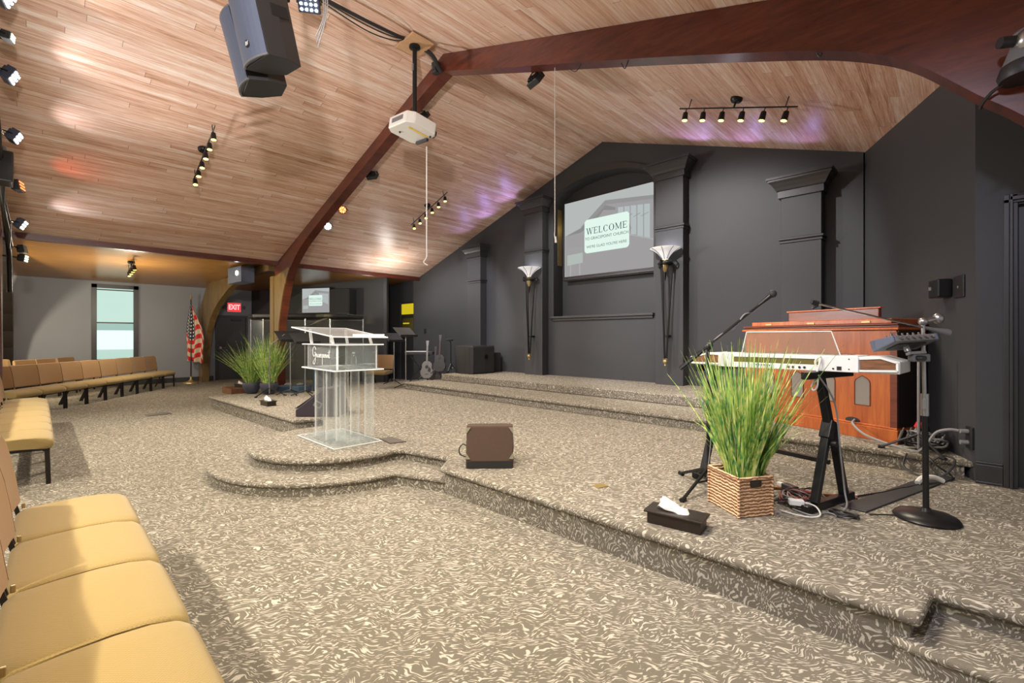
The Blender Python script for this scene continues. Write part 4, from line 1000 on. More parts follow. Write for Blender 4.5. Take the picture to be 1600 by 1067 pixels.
for A_ in ([(-.012, .02), (-.012, .07), (-.09, .097), (-.205, .088), (-.205, .012)], [(-L_ + .02, .02), (-L_ + .02, .066), (-L_ + .14, .096), (-L_ + .27, .092), (-L_ + .27, .02)]):
    rim_ = MB()
    for a, b in zip(A_, A_[1:] + A_[:1]): rim_.bar((a[0], .004, a[1]), (b[0], .004, b[1]), .012, .012)
    rim_.build('inlay_frame', 'white', t)
pt_ = MB()
for x in (-.50, -.53, -.57, -.60): pt_.cyl((x, -.002, .020), (x, -.010, .020), .008, n=10)
for k in range(6): pt_.cyl((-.72 - .018 * k, -.002, .026), (-.72 - .018 * k, -.009, .026), .004, n=8)
pt_.b2((-.315, -.011, .012), (-.29, -.007, .036)).cyl((-.335, -.005, .020), (-.335, -.011, .020), .006, n=8).cyl((-.25, -.005, .085), (-.25, -.011, .085), .004, n=8).cyl((-.25, -.005, .02), (-.25, -.011, .02), .004, n=8)
pt_.build('socket', 'black', t)
MB().b2((-1.2, .10, .086), (-.24, .25, .094)).build('control_panel', 'black', t)
wk = MB()
for k in range(52): wk.b2((-1.29 + k * .0195, .265, .08), (-1.29 + k * .0195 + .0185, .40, .098))
wk.build('white_keys', 'white', t, bevel=.001)
bkk = MB()
for k in range(51):
    if k % 7 in (0, 1, 3, 4, 5): bkk.b2((-1.275 + k * .0195, .265, .098), (-1.263 + k * .0195, .34, .108))
bkk.build('black_keys', 'black', t)
MB().prism([(-.31, 0), (-.935, 0), (-.90, .16), (-.36, .16)], .05, .056, 'y').build('music_rest', m_clear('smoked_acrylic', (.82, .76, .68), (.75, .7, .62), .10, .15), t)
t2 = [c for c in kids(t) if c.name.startswith('music_rest')][0]; t2.location = (0, 0, .105)
e_ = MB(); A_ = [(-.31, .053, 0), (-.36, .053, .16), (-.90, .053, .16), (-.935, .053, 0)]
for a, b in zip(A_, A_[1:]): e_.cyl(a, b, .004, n=6)
e_.build('polished_edge', 'rim', t2, SM)
t = thing('keyboard_stand', 'black steel A-leg stand under the white digital piano', 'keyboard stand', (-.62, 3.77, .24), ka0)
for x in (0., -.86):
    MB().bar((x, -.31, .03), (x, .30, .03), .05, .05).build('floor_bar', 'black_metal', t, bevel=.006)
    MB().bar((x + .005, -.20, .055), (x, -.02, .56), .05, .045).bar((x + .005, .18, .055), (x, .03, .56), .05, .045).build('leg', 'black_metal', t, bevel=.005)
    MB().bar((x, .01, .50), (x, -.12, .885), .05, .05).build('upright', 'black_metal', t, bevel=.005)
    MB().bar((x, -.05, .47), (x, .0, .59), .068, .068).build('collar', 'black_metal', t, bevel=.006)
    MB().cyl((x + .03, -.03, .44), (x + .06, -.03, .44), .018).build('knob', 'black', t, SM)
    MB().bar((x, -.31, .908), (x, .28, .908), .05, .05).build('support_arm', 'black_metal', t, bevel=.006)
MB().bar((0, .0, .30), (-.86, 0, .30), .03, .03).build('cross_bar', 'black_metal', t)
pc = lambda x, y, z: (ko.x - KA.x * (.433 + x) + KN.x * y, ko.y - KA.y * (.433 + x) + KN.y * y, z)
tag(MB().tube(bez([pc(-.40, -.02, 1.27), pc(-.41, -.035, 1.20), pc(-.43, -.03, 1.13), pc(-.45, -.03, 1.07), pc(-.44, -.03, 1.045), pc(-.42, -.03, 1.07), pc(-.415, -.03, 1.15), pc(-.43, -.03, 1.24), pc(-.40, -.025, 1.275)], 6), .006, 6).build('looped_cable', 'cord', smooth=SM), 'white cable looped over the back of the digital piano', 'cable')
kc = [pc(-.41, -.045, 1.15), (-.585, 3.74, .95), (-.56, 3.78, .62), (-.545, 3.84, .35), (-.52, 3.74, .27), (-.55, 3.55, .25)]
tag(MB().tube(bez(kc, 6), .006, 6).build('piano_cable', 'greycable', smooth=SM), 'grey cable running down the piano stand leg to the floor', 'cable')
# ---------------------------------------------------------------- interlocking chairs
def chair_proto(label, group, seat_m, back_m, w=.585):
    t = thing('stacking_chair', label, 'chair', (0, 0, 0), 0, group)
    h = w / 2
    xs = [-h, -h + .006, -h + .02, -h * .7, -h * .3, 0, h * .3, h * .7, h - .02, h - .006, h]
    sc_ = [.86, .93, .975, 1.0, 1.0, 1.0, 1.0, 1.0, .975, .93, .86]
    sec = [(-.23, .375), (-.24, .40), (-.235, .435), (-.21, .452), (-.10, .46), (.03, .462), (.13, .455), (.20, .438), (.235, .41), (.243, .375), (.23, .345), (.20, .335), (.10, .345), (-.10, .36), (-.20, .362)]
    MB().pillow(sec, xs, sc_, (0, .40)).build('seat', seat_m, t, SM)
    bs = [(-.215, .49), (-.232, .62), (-.252, .75), (-.272, .84), (-.285, .872), (-.305, .88), (-.325, .865), (-.325, .83), (-.305, .70), (-.285, .58), (-.268, .49), (-.25, .475), (-.23, .475)]
    xs2 = [x * .985 for x in xs]; 
    def curve(m): 
        m.v = [(x, y - .03 * (1 - (x / h) ** 2), z) for x, y, z in m.v]; return m
    curve(MB().pillow(bs, xs2, [.93, .97, .99, 1, 1, 1, 1, 1, .99, .97, .93], (-.27, .68))).build('backrest', back_m, t, SM)
    for sx in (-1, 1):
        x = sx * (h - .022)
        MB().bar((x, .20, 0), (x, .19, .335), .022, .036, (0, 1, 0)).build('front_leg', 'frame', t, bevel=.006)
        MB().bar((x, -.27, 0), (x, -.12, .345), .022, .034, (0, 1, 0)).build('rear_leg', 'frame', t, bevel=.006)
        MB().tube([(x, -.16, .36), (x, -.22, .40), (x, -.268, .60), (x, -.30, .80)], .011, 6).build('back_upright', 'frame', t, SM)
        MB().bar((x, -.20, .345), (x, .21, .335), .022, .022).build('seat_rail', 'frame', t)
    MB().bar((-h + .02, .17, .325), (h - .02, .17, .325), .02, .02).bar((-h + .02, -.15, .335), (h - .02, -.15, .335), .02, .02).build('cross_rail', 'frame', t)
    MB().b2((-h - .003, -.215, .452), (-h + .008, -.200, .480)).build('link_clip', 'gold', t, bevel=.003)
    return t
pA = chair_proto('gold cushioned chair of the front row, nearest and cut by the frame bottom', 'front row of gold chairs', 'seat', 'back')
labsA = ['gold cushioned chair of the front row, nearest and cut by the frame bottom', 'second chair from the bottom of the picture in the front gold row', 'third chair from the bottom of the picture in the front gold row', 'far end chair of the front gold row, its rounded seat corner showing']
for i, x in enumerate((-1.615, -2.215, -2.815, -3.415)):
    o = pA if i == 0 else copy_tree(pA, labsA[i])
    o.location = (x, .125, 0); o['label'] = labsA[i]
labsB = ['nearest gold chair of the second row, its bronze legs showing', 'second chair along the second gold row behind its end chair', 'third chair along the second gold row', 'fourth chair along the second gold row', 'fifth chair along the second gold row', 'sixth chair along the second gold row, near the picture edge', 'farthest chair of the second gold row']
for i in range(7):
    copy_tree(pA, labsB[i], 'second row of gold chairs', (-6.49 - .59 * i, -.175 - .004 * i, 0), .0)
# far angled row: pitch .566 along (-.83,.56) and facing the stage
fd = Vector((.828, -.561)).normalized(); fn = Vector((-fd.y, fd.x))
pC = chair_proto('tan chair of the angled far row, at its open right end beside the grey wall', 'angled far row of tan chairs', 'seat', 'back', .575)
names = ['first', 'second', 'third', 'fourth', 'fifth', 'sixth', 'seventh', 'eighth', 'ninth']
for i in range(9):
    q = Vector((-15.95, 2.58)) + fd * (.29 + .585 * i) - fn * .20
    o = pC if i == 0 else copy_tree(pC)
    o.location = (q.x, q.y, 0); o.rotation_euler = (0, 0, math.atan2(fn.y, fn.x) - PI / 2)
    o['label'] = 'tan chair at the open right end of the angled far row' if i == 0 else ('tan chair %s from the right end of the angled far row' % names[i])
for i, (x, y) in enumerate(((-16.55, .62), (-15.75, .25), (-15.15, -.08), (-16.5, -.55))):
    o = copy_tree(pC, ['tan chair back peeping over the far row, left of the window', 'middle chair back peeping over the far row under the wall shadow', 'leftmost pale chair back peeping over the far row', 'brown chair turned away in the corner behind the far row'][i], 'chairs behind the far row', (x, y, 0), math.atan2(fn.y, fn.x) - PI / 2 + (0 if i < 3 else 1.3))

# ---------------------------------------------------------------- microphone and music stands
def tripod(t, z, r, n=3, a0=.4, rad=.011, body='black_metal'):
    for k in range(n):
        a = a0 + 2 * PI * k / n
        e = Vector((math.cos(a) * r, math.sin(a) * r, .014))
        MB().tube([(0, 0, z), e], rad, 8).tube([(0, 0, z * .42), e * .48 + Vector((0, 0, z * .5))], rad * .6, 6).cyl(e - e.normalized() * .03, e + e.normalized() * .02, rad * 1.35, n=8).build('leg', body, t, SM)
t = thing('microphone_stand', 'black tripod microphone stand with a raised boom, behind the basket plant', 'microphone stand', (-1.345, 3.52, .24))
tripod(t, .17, .38, 3, math.radians(145), .012)
MB().cyl((0, 0, .06), (0, 0, .62), .014).cyl((0, 0, .60), (0, 0, 1.06), .010).build('pole', 'black_metal', t, SM)
MB().cyl((0, 0, .56), (0, 0, .66), .021).cyl((0, 0, .13), (0, 0, .20), .026).build('clutch', 'black', t, SM)
b0, b1 = Vector((-.155, -.15, .92)), Vector((.30, .28, 1.43))
MB().tube([b0, b0 + (b1 - b0) * .25], .017, 8).tube([b0 + (b1 - b0) * .25, b1], .010, 8).build('boom', 'black_metal', t, SM)
MB().ball((0, 0, 1.09), .030).cyl((-.03, .03, 1.09), (.04, -.04, 1.10), .014).build('pivot', 'black', t, SM)
MB().tube(bez([b1, b1 - Vector((.05, .045, .075)), b1 - Vector((.10, .11, .10)), b1 - Vector((.16, .14, .20)), b1 - Vector((.23, .22, .25)), b1 - Vector((.31, .28, .37)), (-.02, .03, .85), (.02, .01, .5), (.0, -.02, .1)], 6), .005, 6).build('microphone_cable', 'greycable', t, SM)
mic = thing('microphone', 'black handheld microphone clipped to the raised boom', 'microphone', (-1.345 + .30, 3.52 + .28, .24 + 1.43))
v = (b1 - b0).normalized()
MB().lathe([(.008, -.05), (.011, -.04), (.018, .06), (.020, .065)], 14, (0, 0, 0), v).build('handle', 'black_metal', mic, SM)
MB().ball(tuple(v * .095), .030, 14).build('grille_ball', 'grille', mic, SM)
t = thing('microphone_stand', 'chrome and black round-base boom stand at the right, reaching left over the organ', 'microphone stand', (-.133, 3.92, .24))
MB().lathe([(.16, 0), (.168, .012), (.155, .03), (.10, .045), (.03, .055), (.022, .075)], 36).build('round_base', 'black_metal', t, SM)
MB().cyl((0, 0, .05), (-.006, 0, .72), .0165, n=14).build('pole', 'black_metal', t, SM)
MB().cyl((-.006, 0, .70), (-.014, -.01, 1.24), .011, n=12).build('upper_pole', 'steel', t, SM)
MB().cyl((-.006, 0, .66), (-.006, 0, .80), .022).box((-.006, -.03, .74), (.02, .05, .06)).build('clutch', 'steel', t, SM)
w0, w1 = Vector((-.494, -.482, 1.375)), Vector((.03, .03, 1.21))
MB().tube([w0, w1], .0062, 8).build('boom', 'chrome', t, SM)
MB().tube([w1 - (w1 - w0).normalized() * .06, w1, w1 + (w1 - w0).normalized() * .10], [.010, .013, .026], 12).build('counterweight', 'grey', t, SM)
MB().ball((-.014, -.01, 1.26), .026).cyl((-.014, -.01, 1.26), (.05, .05, 1.28), .016).ball((.055, .055, 1.28), (.03, .03, .035)).build('pivot', 'steel', t, SM)
MB().tube([w0, w0 + Vector((-.03, -.03, .012))], .016, 8).tube([w0 + Vector((.0, .0, -.01)), w0 + Vector((-.03, -.01, -.03))], .010, 6).build('microphone_clip', 'black', t, SM)
mx = thing('mixer', 'small black and grey mixing desk tilted on the right stand', 'mixer', (-.225, 3.80, 1.352), rot=(-.34, -.06, math.radians(44)))
mx.scale = (.86, .86, .86)
MB().prism([(-.10, 0), (.11, -.01), (.11, .075), (-.10, .045)], -.145, .145, f=lambda u, v, q: (q, u, v)).build('case', 'grey', mx, bevel=.006)
MB().prism([(-.102, -.002), (.112, -.012), (.112, .077), (-.102, .047)], -.165, -.143, f=lambda u, v, q: (q, u, v)).prism([(-.102, -.002), (.112, -.012), (.112, .077), (-.102, .047)], .143, .165, f=lambda u, v, q: (q, u, v)).build('end_cheek', 'bluegrille', mx, bevel=.008)
for i in range(6): MB().cyl((-.11 + .044 * i, -.10, .025), (-.11 + .044 * i, -.122, .025), .009, n=8).build('socket', 'chrome', mx)
for i in range(7):
    for j in range(3): MB().cyl((-.12 + .04 * i, -.05 + .05 * j, .05), (-.12 + .04 * i, -.05 + .05 * j, .075), .007, n=8).build('knob', 'chrome', mx)
MB().box((0, .0, -.008), (.2, .12, .012)).build('under_tray', 'black', mx); MB().cyl((.0, .0, -.05), (.0, .0, -.012), .02).box((.08, .03, -.06), (.12, .04, .02)).build('tilt_bracket', 'steel', mx, SM)
t = thing('mixer_clamp', 'grey clamp joining the mixing desk to the round-base stand', 'clamp', (-.165, 3.88, 1.27), rz=.8)
MB().box((0, 0, 0), (.11, .05, .05)).build('block', 'grey', t, bevel=.008); MB().cyl((-.03, -.02, -.0), (-.03, -.07, 0), .016).build('knob', 'black', t, SM)
t = thing('microphone_stand', 'thin grey stand behind the round-base one, rising from the cables by the organ', 'microphone stand', (-.23, 5.36, .39))
MB().cyl((0, 0, .03), (0, 0, .86), .012).build('pole', 'steel', t, SM); tripod(t, .16, .26, 3, 1.2, .010)

def music_stand(label, loc, rz, h=1.05, ht=.34, tilt=.9, g='black music stands on the stage'):
    t = thing('music_stand', label, 'music stand', loc, rz, g)
    for k in range(3):
        a = .5 + 2 * PI * k / 3
        MB().tube(bez([(0, 0, .10), (.10 * math.cos(a), .10 * math.sin(a), .07), (.26 * math.cos(a), .26 * math.sin(a), .012)], 5), .011, 6).build('leg', 'black_metal', t, SM)
    MB().cyl((0, 0, .08), (0, 0, h), .011).build('pole', 'steel', t, SM)
    R = Matrix.Rotation(-tilt, 3, 'X')
    MB().box((0, .03, h + .08), (.50, .008, ht), R=R).build('desk', 'desk', t, bevel=.003)
    MB().box(Vector((0, .03, h + .08)) + R @ Vector((0, -.03, -ht / 2)), (.50, .06, .006), R=R).build('ledge', 'desk', t)
    MB().cyl((0, .0, h - .04), (0, .02, h + .06), .022).build('tilt_knob', 'black', t, SM)
    return t
music_stand('grey music stand right of the lectern, in front of the tan chair', (-9.98, 6.05, .24), 1.7, 1.08)
music_stand('taller grey music stand just left of the riser corner', (-9.03, 5.78, .24), 1.7, 1.20)
music_stand('grey music stand left of the lectern beside the laminated post', (-9.62, 3.46, .24), 1.7, 1.10)
music_stand('grey music stand standing close behind the lectern left edge', (-9.28, 3.62, .24), 1.7, 1.06)
t = thing('microphone_stand', 'thin pale microphone stand between the slate plant bowls and the drums', 'microphone stand', (-9.72, 3.10, .24))
MB().cyl((0, 0, .05), (0, 0, 1.0), .011).tube([(0, 0, 1.0), (.10, .25, 1.22)], .008).build('pole', 'steel', t, SM); tripod(t, .16, .30, 3, .9, .010)
t = thing('microphone_stand', 'short black stand with a dark microphone left of the large subwoofer', 'microphone stand', (-8.80, 6.90, .545))
MB().cyl((0, 0, .05), (0, 0, .72), .014).build('pole', 'black_metal', t, SM); tripod(t, .22, .16, 3, .9, .012)
MB().tube([(0, 0, .72), (-.04, -.03, .80)], .012).lathe([(.09, 0), (.10, .03), (.02, .06)], 14, (-.03, -.02, .77)).build('holder', 'black', t, SM)

# ---------------------------------------------------------------- subwoofer, guitars, chair, drums
t = thing('subwoofer', 'large black subwoofer with rounded front on the upper riser', 'speaker', (-8.31, 7.27, .54))
MB().prism([(-.29, -.40), (.22, -.40), (.29, -.34), (.31, 0), (.29, .34), (.22, .40), (-.29, .40)], 0, .66).build('cabinet', 'black', t, bevel=.015)
MB().prism([(.235, -.385), (.305, -.335), (.326, 0), (.305, .335), (.235, .385)], .02, .64).build('grille', 'grille', t, bevel=.01)
MB().cyl((.325, .05, .40), (.332, .05, .40), .055, n=20).build('emblem', 'black_metal', t)
t = thing('subwoofer', 'smaller black speaker box half hidden behind the large subwoofer', 'speaker', (-8.42, 7.87, .54))
MB().b2((-.17, -.13, 0), (.24, .13, .48)).build('cabinet', 'black', t, bevel=.012); MB().b2((.24, -.12, .02), (.248, .12, .46)).build('grille', 'grille', t)
def guitar(label, loc, rz, lean, body, neckm, k=1.):
    t = thing('guitar', label, 'guitar', loc, rot=(lean, 0, rz), group='guitars on stands beside the riser')
    out_ = []
    for i in range(40):
        a = 2 * PI * i / 40
        z = .25 - .25 * math.cos(a); r = .195 * abs(math.sin(a)) ** .62
        waist = 1 - .26 * math.exp(-((z - .30) / .07) ** 2); up = 1 - .22 * max(0, (z - .28) / .22)
        out_.append((math.copysign(1, math.sin(a)) * r * waist * up, z + .03))
    MB().prism(out_, -.05, .05, 'y').build('body', body, t, bevel=.008)
    MB().cyl((0, -.052, .36), (0, -.054, .36), .048, n=20).build('sound_hole', 'black', t)
    MB().prism([(-.05, .145), (.05, .145), (.04, .16), (-.04, .16)], -.056, -.05, 'y').build('bridge', 'espresso', t)
    MB().prism([(.03, .24), (.10, .20), (.12, .30), (.06, .37)], -.0525, -.05, 'y').build('pickguard', 'black', t)
    MB().b2((-.026, -.062, .42), (.026, -.035, .98)).build('neck', neckm, t, bevel=.004)
    MB().prism([(-.028, .98), (.028, .98), (.042, 1.13), (-.042, 1.13)], -.055, -.038, 'y').build('headstock', body, t)
    t.scale = (.82, .82, .82)
    s_ = thing('guitar_stand', 'folding stand under the ' + label, 'guitar stand', loc, rz)
    MB().tube([(-.16, -.16, .01), (-.10, .0, .10), (0, .16, .45)], .011).tube([(.16, -.16, .01), (.10, .0, .10), (0, .16, .45)], .011).tube([(0, .30, .01), (0, .16, .45)], .011).build('frame', 'black_metal', s_, SM)
    return t
guitar('grey-topped acoustic guitar upright at the end of the lower riser', (-8.98, 6.32, .40), .75, -.16, 'guitar', 'guitar')
guitar('black guitar with tilted neck beside the large subwoofer', (-8.80, 6.55, .55), .75, -.22, 'black', 'espresso')
guitar('dark guitar body half hidden behind the grey guitar', (-9.25, 6.75, .25), .75, -.2, 'espresso', 'black')
t = thing('x_stand_keyboard', 'small keyboard on a black folding stand beside the guitars', 'keyboard', (-9.72, 6.62, .24), .8)
MB().b2((-.35, -.14, .72), (.35, .14, .80)).build('case', 'black', t, bevel=.01); MB().b2((-.33, -.14, .80), (.2, .0, .812)).build('keys', 'white', t)
MB().bar((-.25, 0, .02), (.25, 0, .72), .03, .03).bar((.25, .04, .02), (-.25, .04, .72), .03, .03).build('cross_legs', 'black_metal', t); MB().b2((-.28, -.2, 0), (-.22, .2, .03)).b2((.22, -.2, 0), (.28, .2, .03)).build('foot', 'black_metal', t)
o = copy_tree(pC, 'single tan chair standing by the drum alcove at the back of the stage', 'chairs on the stage', (-11.55, 6.55, .02), -2.6)
struct(MB().prism([(-12.2, 5.2), (-10.62, 5.2), (-10.62, 8.05), (-12.15, 8.05)], 0, .02).build('alcove_floor', 'carpet'))

t = thing('drum_shield', 'clear drum shield with a black sound-absorbing lid at the back left', 'drum shield', (-12.4, 4.9, 0))
pts = [Vector((-1.45, -.95, 0)), Vector((-1.10, -.75, 0)), Vector((-.15, .0, 0)), Vector((.35, .46, 0)), Vector((.85, 1.15, 0))]
for a, b in zip(pts, pts[1:]):
    MB().bar(a + Vector((0, 0, .95)), b + Vector((0, 0, .95)), .012, 1.85).build('panel', 'clear_dim', t)
for p_ in pts: MB().cyl(p_ + Vector((0, 0, .02)), p_ + Vector((0, 0, 1.90)), .017, n=8).build('hinge_post', 'steel', t, SM)
MB().tube([p_ + Vector((0, 0, 1.86)) for p_ in pts], .012, 6).build('top_rail', 'steel', t, SM)
lid = [(-1.75, -.95), (-1.15, -1.0), (.38, .28), (.75, .75), (.0, 1.6), (-1.9, .5)]
MB().prism(lid, 1.93, 2.03).build('lid', 'black', t, bevel=.02)
MB().tube([(.30, .40, 1.93), (-.05, -.25, 1.62)], .014).tube([(.34, .44, 1.93), (.12, -.10, 1.68)], .012).build('brace', 'steel', t, SM)
dk = thing('drum_kit', 'dark drum kit with pale heads behind the clear shield', 'drum kit', (-12.65, 5.55, 0), -.75)
def drum(name, c, r, h, ax=(0, 0, 1)):
    o = MB().lathe([(r, 0), (r, h)], 24, c, ax).build(name, 'drum', dk, SM)
    MB().lathe([(r * .97, h - .001), (r * .97, h + .004), (.001, h + .004)], 24, c, ax, False).build('head', 'skin', o, SM)
    MB().lathe([(r + .008, h - .03), (r + .008, h + .006), (r - .002, h + .006)], 24, c, ax, False).lathe([(r + .008, 0), (r + .008, .03)], 24, c, ax, False).build('hoop', 'chrome', o, SM)
drum('bass_drum', (0, .1, .29), .28, .40, (0, -1, 0)); drum('rack_tom', (-.20, -.05, .62), .15, .20, (0, -.25, 1)); drum('rack_tom', (.18, -.05, .62), .15, .20, (0, -.25, 1)); drum('floor_tom', (-.55, .35, .25), .20, .36); drum('snare_drum', (.45, .42, .52), .17, .14)
for x, y, z in ((-.62, -.05, 1.15), (.60, -.05, 1.10), (.75, .45, .85)):
    MB().cyl((x, y, 0), (x, y, z), .012).build('cymbal_stand', 'chrome', dk, SM)
    MB().lathe([(.001, .03), (.04, .02), (.21, 0), (.21, -.003), (.001, .02)], 24, (x, y, z), (.1, -.25, 1), False).build('cymbal', 'cymbal', dk, SM)
t = thing('stool', 'blue folding stool behind the lectern left edge', 'stool', (-10.1, 4.15, .24), .3)
MB().b2((-.17, -.17, .50), (.17, .17, .55)).build('seat', 'denim', t, bevel=.02)
for sx, sy in ((-1, -1), (-1, 1), (1, -1), (1, 1)): MB().bar((sx * .17, sy * .17, 0), (sx * .12, sy * .12, .50), .03, .03).build('leg', 'denim', t)
t = thing('cable_crate', 'low dark crate of cables on the floor by the drum shield', 'crate', (-10.15, 3.72, .24), .5)
MB().b2((-.30, -.2, 0), (.30, .2, .13)).build('crate', 'denim', t, bevel=.01)
MB().ball((-.1, -.05, .15), (.08, .06, .04)).ball((.12, .05, .15), (.06, .08, .04)).build('coil', 'greycable', t, SM)

# ---------------------------------------------------------------- flag
t = thing('flag', 'furled national flag with red and white stripes on a floor stand by the grey wall', 'flag', (-16.75, 3.12, 0))
MB().lathe([(.20, 0), (.19, .03), (.08, .06), (.03, .12), (.025, .2)], 20).build('stand_base', 'gold', t, SM)
MB().cyl((0, 0, .1), (0, 0, 2.55), .018).build('pole', 'espresso', t, SM); MB().lathe([(.001, 2.55), (.03, 2.6), (.012, 2.68), (.001, 2.78)], 12, caps=False).build('finial', 'gold', t, SM)
nu, nv = 28, 44; vs, uvs, fs = [], [], []
for j in range(nv + 1):
    v_ = j / nv
    for i in range(nu + 1):
        u_ = i / nu; z = 2.42 - 1.72 * v_ - .10 * u_
        spread = .05 + .30 * math.sin(min(1., v_ * 1.35) * PI * .62) ** 1.1
        x = (u_ - .28) * spread * 1.55; y = .055 * math.sin(u_ * 17 + v_ * 1.5) * (.4 + v_)
        vs.append((x * .62 - y * .5, x * .78 + y * .62, z)); uvs.append((u_ * .62 + .36 * v_ * u_ + .0, 1 - v_ * .86 - .22 * (1 - u_) * v_ + .10 * math.sin(u_ * 6)))
for j in range(nv):
    for i in range(nu): a = j * (nu + 1) + i; fs.append((a, a + 1, a + nu + 2, a + nu + 1))
mb = MB().add(vs, fs); fo = mb.build('flag_cloth', 'flag', t, math.radians(80))
ul = fo.data.uv_layers.new(name='UVMap')
for lp in fo.data.loops: ul.data[lp.index].uv = uvs[lp.vertex_index]
sol = fo.modifiers.new('solid', 'SOLIDIFY'); sol.thickness = .004

# ---------------------------------------------------------------- wall boxes and cables
A_, B_ = Vector((-.945, WY)), Vector((.115, 5.22)); Dw = (B_ - A_).normalized(); aw = math.atan2(Dw.y, Dw.x)
def rw(s_, off=0.): q = A_ + Dw * s_ + Vector((Dw.y, -Dw.x)) * off; return (q.x, q.y)
x, y = rw(2.57)
t = thing('wall_controller', 'black control box with a small pale label on the right black wall', 'control box', (x, y, 1.83), aw)
MB().b2((-.10, -.10, -.07), (.10, 0, .09)).build('box', 'black_metal', t, bevel=.01); MB().b2((-.08, -.104, .0), (-.03, -.10, .03)).build('label_plate', 'grey', t)
x, y = rw(2.80)
t = thing('wall_plate', 'black blank wall plate right of the control box', 'wall plate', (x, y, 1.83), aw); MB().b2((-.09, -.012, -.09), (.09, 0, .10)).build('plate', 'black', t, bevel=.006); MB().cyl((0, -.014, .0), (0, -.01, 0), .012).build('screw', 'grey', t)
x, y = rw(2.99)
t = thing('power_outlet', 'black outlet low on the right wall with a grey cable plugged in', 'outlet', (x, y, .58), aw); MB().b2((-.05, -.02, -.09), (.05, 0, .09)).build('plate', 'black', t, bevel=.006); MB().cyl((0, -.02, .05), (0, -.07, .05), .018).cyl((0, -.02, -.04), (0, -.07, -.04), .018).build('plug', 'greycable', t, SM)
x, y = rw(2.97, .07)
tag(MB().tube(bez([(x, y, .63), (x - .06, y + .0, .63), (x - .14, y + .0, .59), (x - .20, y + .02, .47), (x - .25, y + .05, .405)], 6), .012, 6).build('power_cable', 'greycable', smooth=SM), 'pale grey cable arching from the right wall outlet down to the riser', 'cable')
def squiggle(c, rx, ry, n, z, seed, rise=.02):
    random.seed(seed); out_ = []
    ph = random.uniform(0, 6)
    for i in range(n):
        a = ph + i * .9; k = random.uniform(.45, 1.)
        out_.append((c[0] + rx * k * math.cos(a), c[1] + ry * k * math.sin(a), z + .006 + random.uniform(0, rise)))
    return bez(out_, 6)
def cable(label, pts, mat, r=.006, grp=None, name='cable'):
    return tag(MB().tube(pts, r, 6).build(name, mat, smooth=SM), label, 'cable', grp)
for k, (m_, lab, n_) in enumerate((('black', 'tangled black cable heaped between the basket and the piano stand', 24), ('redcable', 'dull red cable tangled in the heap beside the basket', 24), ('greycable', 'grey cable looped through the heap beside the basket', 16), ('redcable', 'second red cable at the back of the heap beside the basket', 18), ('black', 'thin black cable on top of the heap beside the basket', 18))):
    cable(lab, squiggle((-.80 + .012 * k, 3.64 + .025 * k, 0), .13, .16, n_, .243 + .004 * k, 20 + k, .05), m_, .0055)
cable('black cable coiled flat on the carpet in front of the piano stand foot', squiggle((-.52, 3.60, 0), .09, .06, 22, .244, 40, .02), 'black', .006)
cable('long grey cable running from the heap across the stand foot', bez([(-.78, 3.50, .25), (-.66, 3.46, .25), (-.60, 3.58, .25), (-.50, 3.56, .25), (-.46, 3.66, .25), (-.52, 3.70, .25)], 6), 'greycable', .006)
t = thing('power_adapter', 'white power adapter lying on the cable heap by the basket', 'power adapter', (-.76, 3.50, .30), .4)
MB().b2((-.045, -.025, -.018), (.045, .025, .018)).build('brick', 'white', t, bevel=.006); MB().cyl((.045, 0, 0), (.065, 0, 0), .008).build('plug', 'white', t, SM)
cable('white lead curling from the power adapter', bez([(-.70, 3.53, .30), (-.65, 3.52, .29), (-.62, 3.47, .26), (-.66, 3.42, .25), (-.74, 3.40, .25), (-.84, 3.42, .25)], 6), 'cord', .005)
t = thing('power_plug', 'black block plug lying on the end of the brown cord by the basket', 'plug', (-.88, 3.88, .275), -.6)
MB().b2((-.06, -.03, -.025), (.05, .03, .025)).build('block', 'black', t, bevel=.008); MB().box((-.09, 0, 0), (.06, .035, .03)).build('socket_end', 'cord', t, bevel=.006)
cable('flat brown cord lying behind the cable heap', bez([(-1.02, 3.86, .25), (-.94, 3.92, .25), (-.84, 3.90, .25), (-.70, 3.96, .25), (-.58, 4.05, .25), (-.50, 4.06, .25)], 6), 'browncable', .010)
tag(MB().prism([(-.56, 3.80), (-.42, 3.78), (.0, 5.20), (-.13, 5.23)], .24, .252).build('cable_cover', 'rubber', bevel=.004), 'long dark rubber cable cover crossing the right stage carpet', 'cable cover')
cable('brown cable lying from the piano stand to the white junction by the riser', bez([(-.53, 4.05, .25), (-.47, 4.18, .25), (-.38, 4.35, .25), (-.30, 4.55, .25), (-.26, 4.62, .25), (-.20, 4.78, .25)], 6), 'espresso', .007)
t = thing('cable_junction', 'small curved white cable junction on the carpet behind the round base', 'junction', (-.145, 4.86, .262), .9)
MB().tube(bez([(-.12, -.01, 0), (-.05, .01, .03), (.05, .01, .03), (.12, .0, .0)], 5), .02, 8).build('cover', 'cord', t, SM)
cable('black cable loop standing against the riser edge right of the round-base stand', bez([(-.30, 5.20, .40), (-.32, 5.17, .30), (-.26, 5.12, .255), (-.16, 5.06, .25), (-.05, 5.08, .30), (.0, 5.16, .40), (-.08, 5.22, .41), (-.15, 5.18, .33), (-.07, 5.08, .255), (-.09, 4.98, .25)], 6), 'black', .008)
cable('second black cable hanging over the riser edge beside the standing loop', bez([(-.22, 5.30, .40), (-.17, 5.20, .40), (-.11, 5.15, .34), (-.02, 5.16, .27), (-.03, 5.08, .25)], 6), 'black', .008)
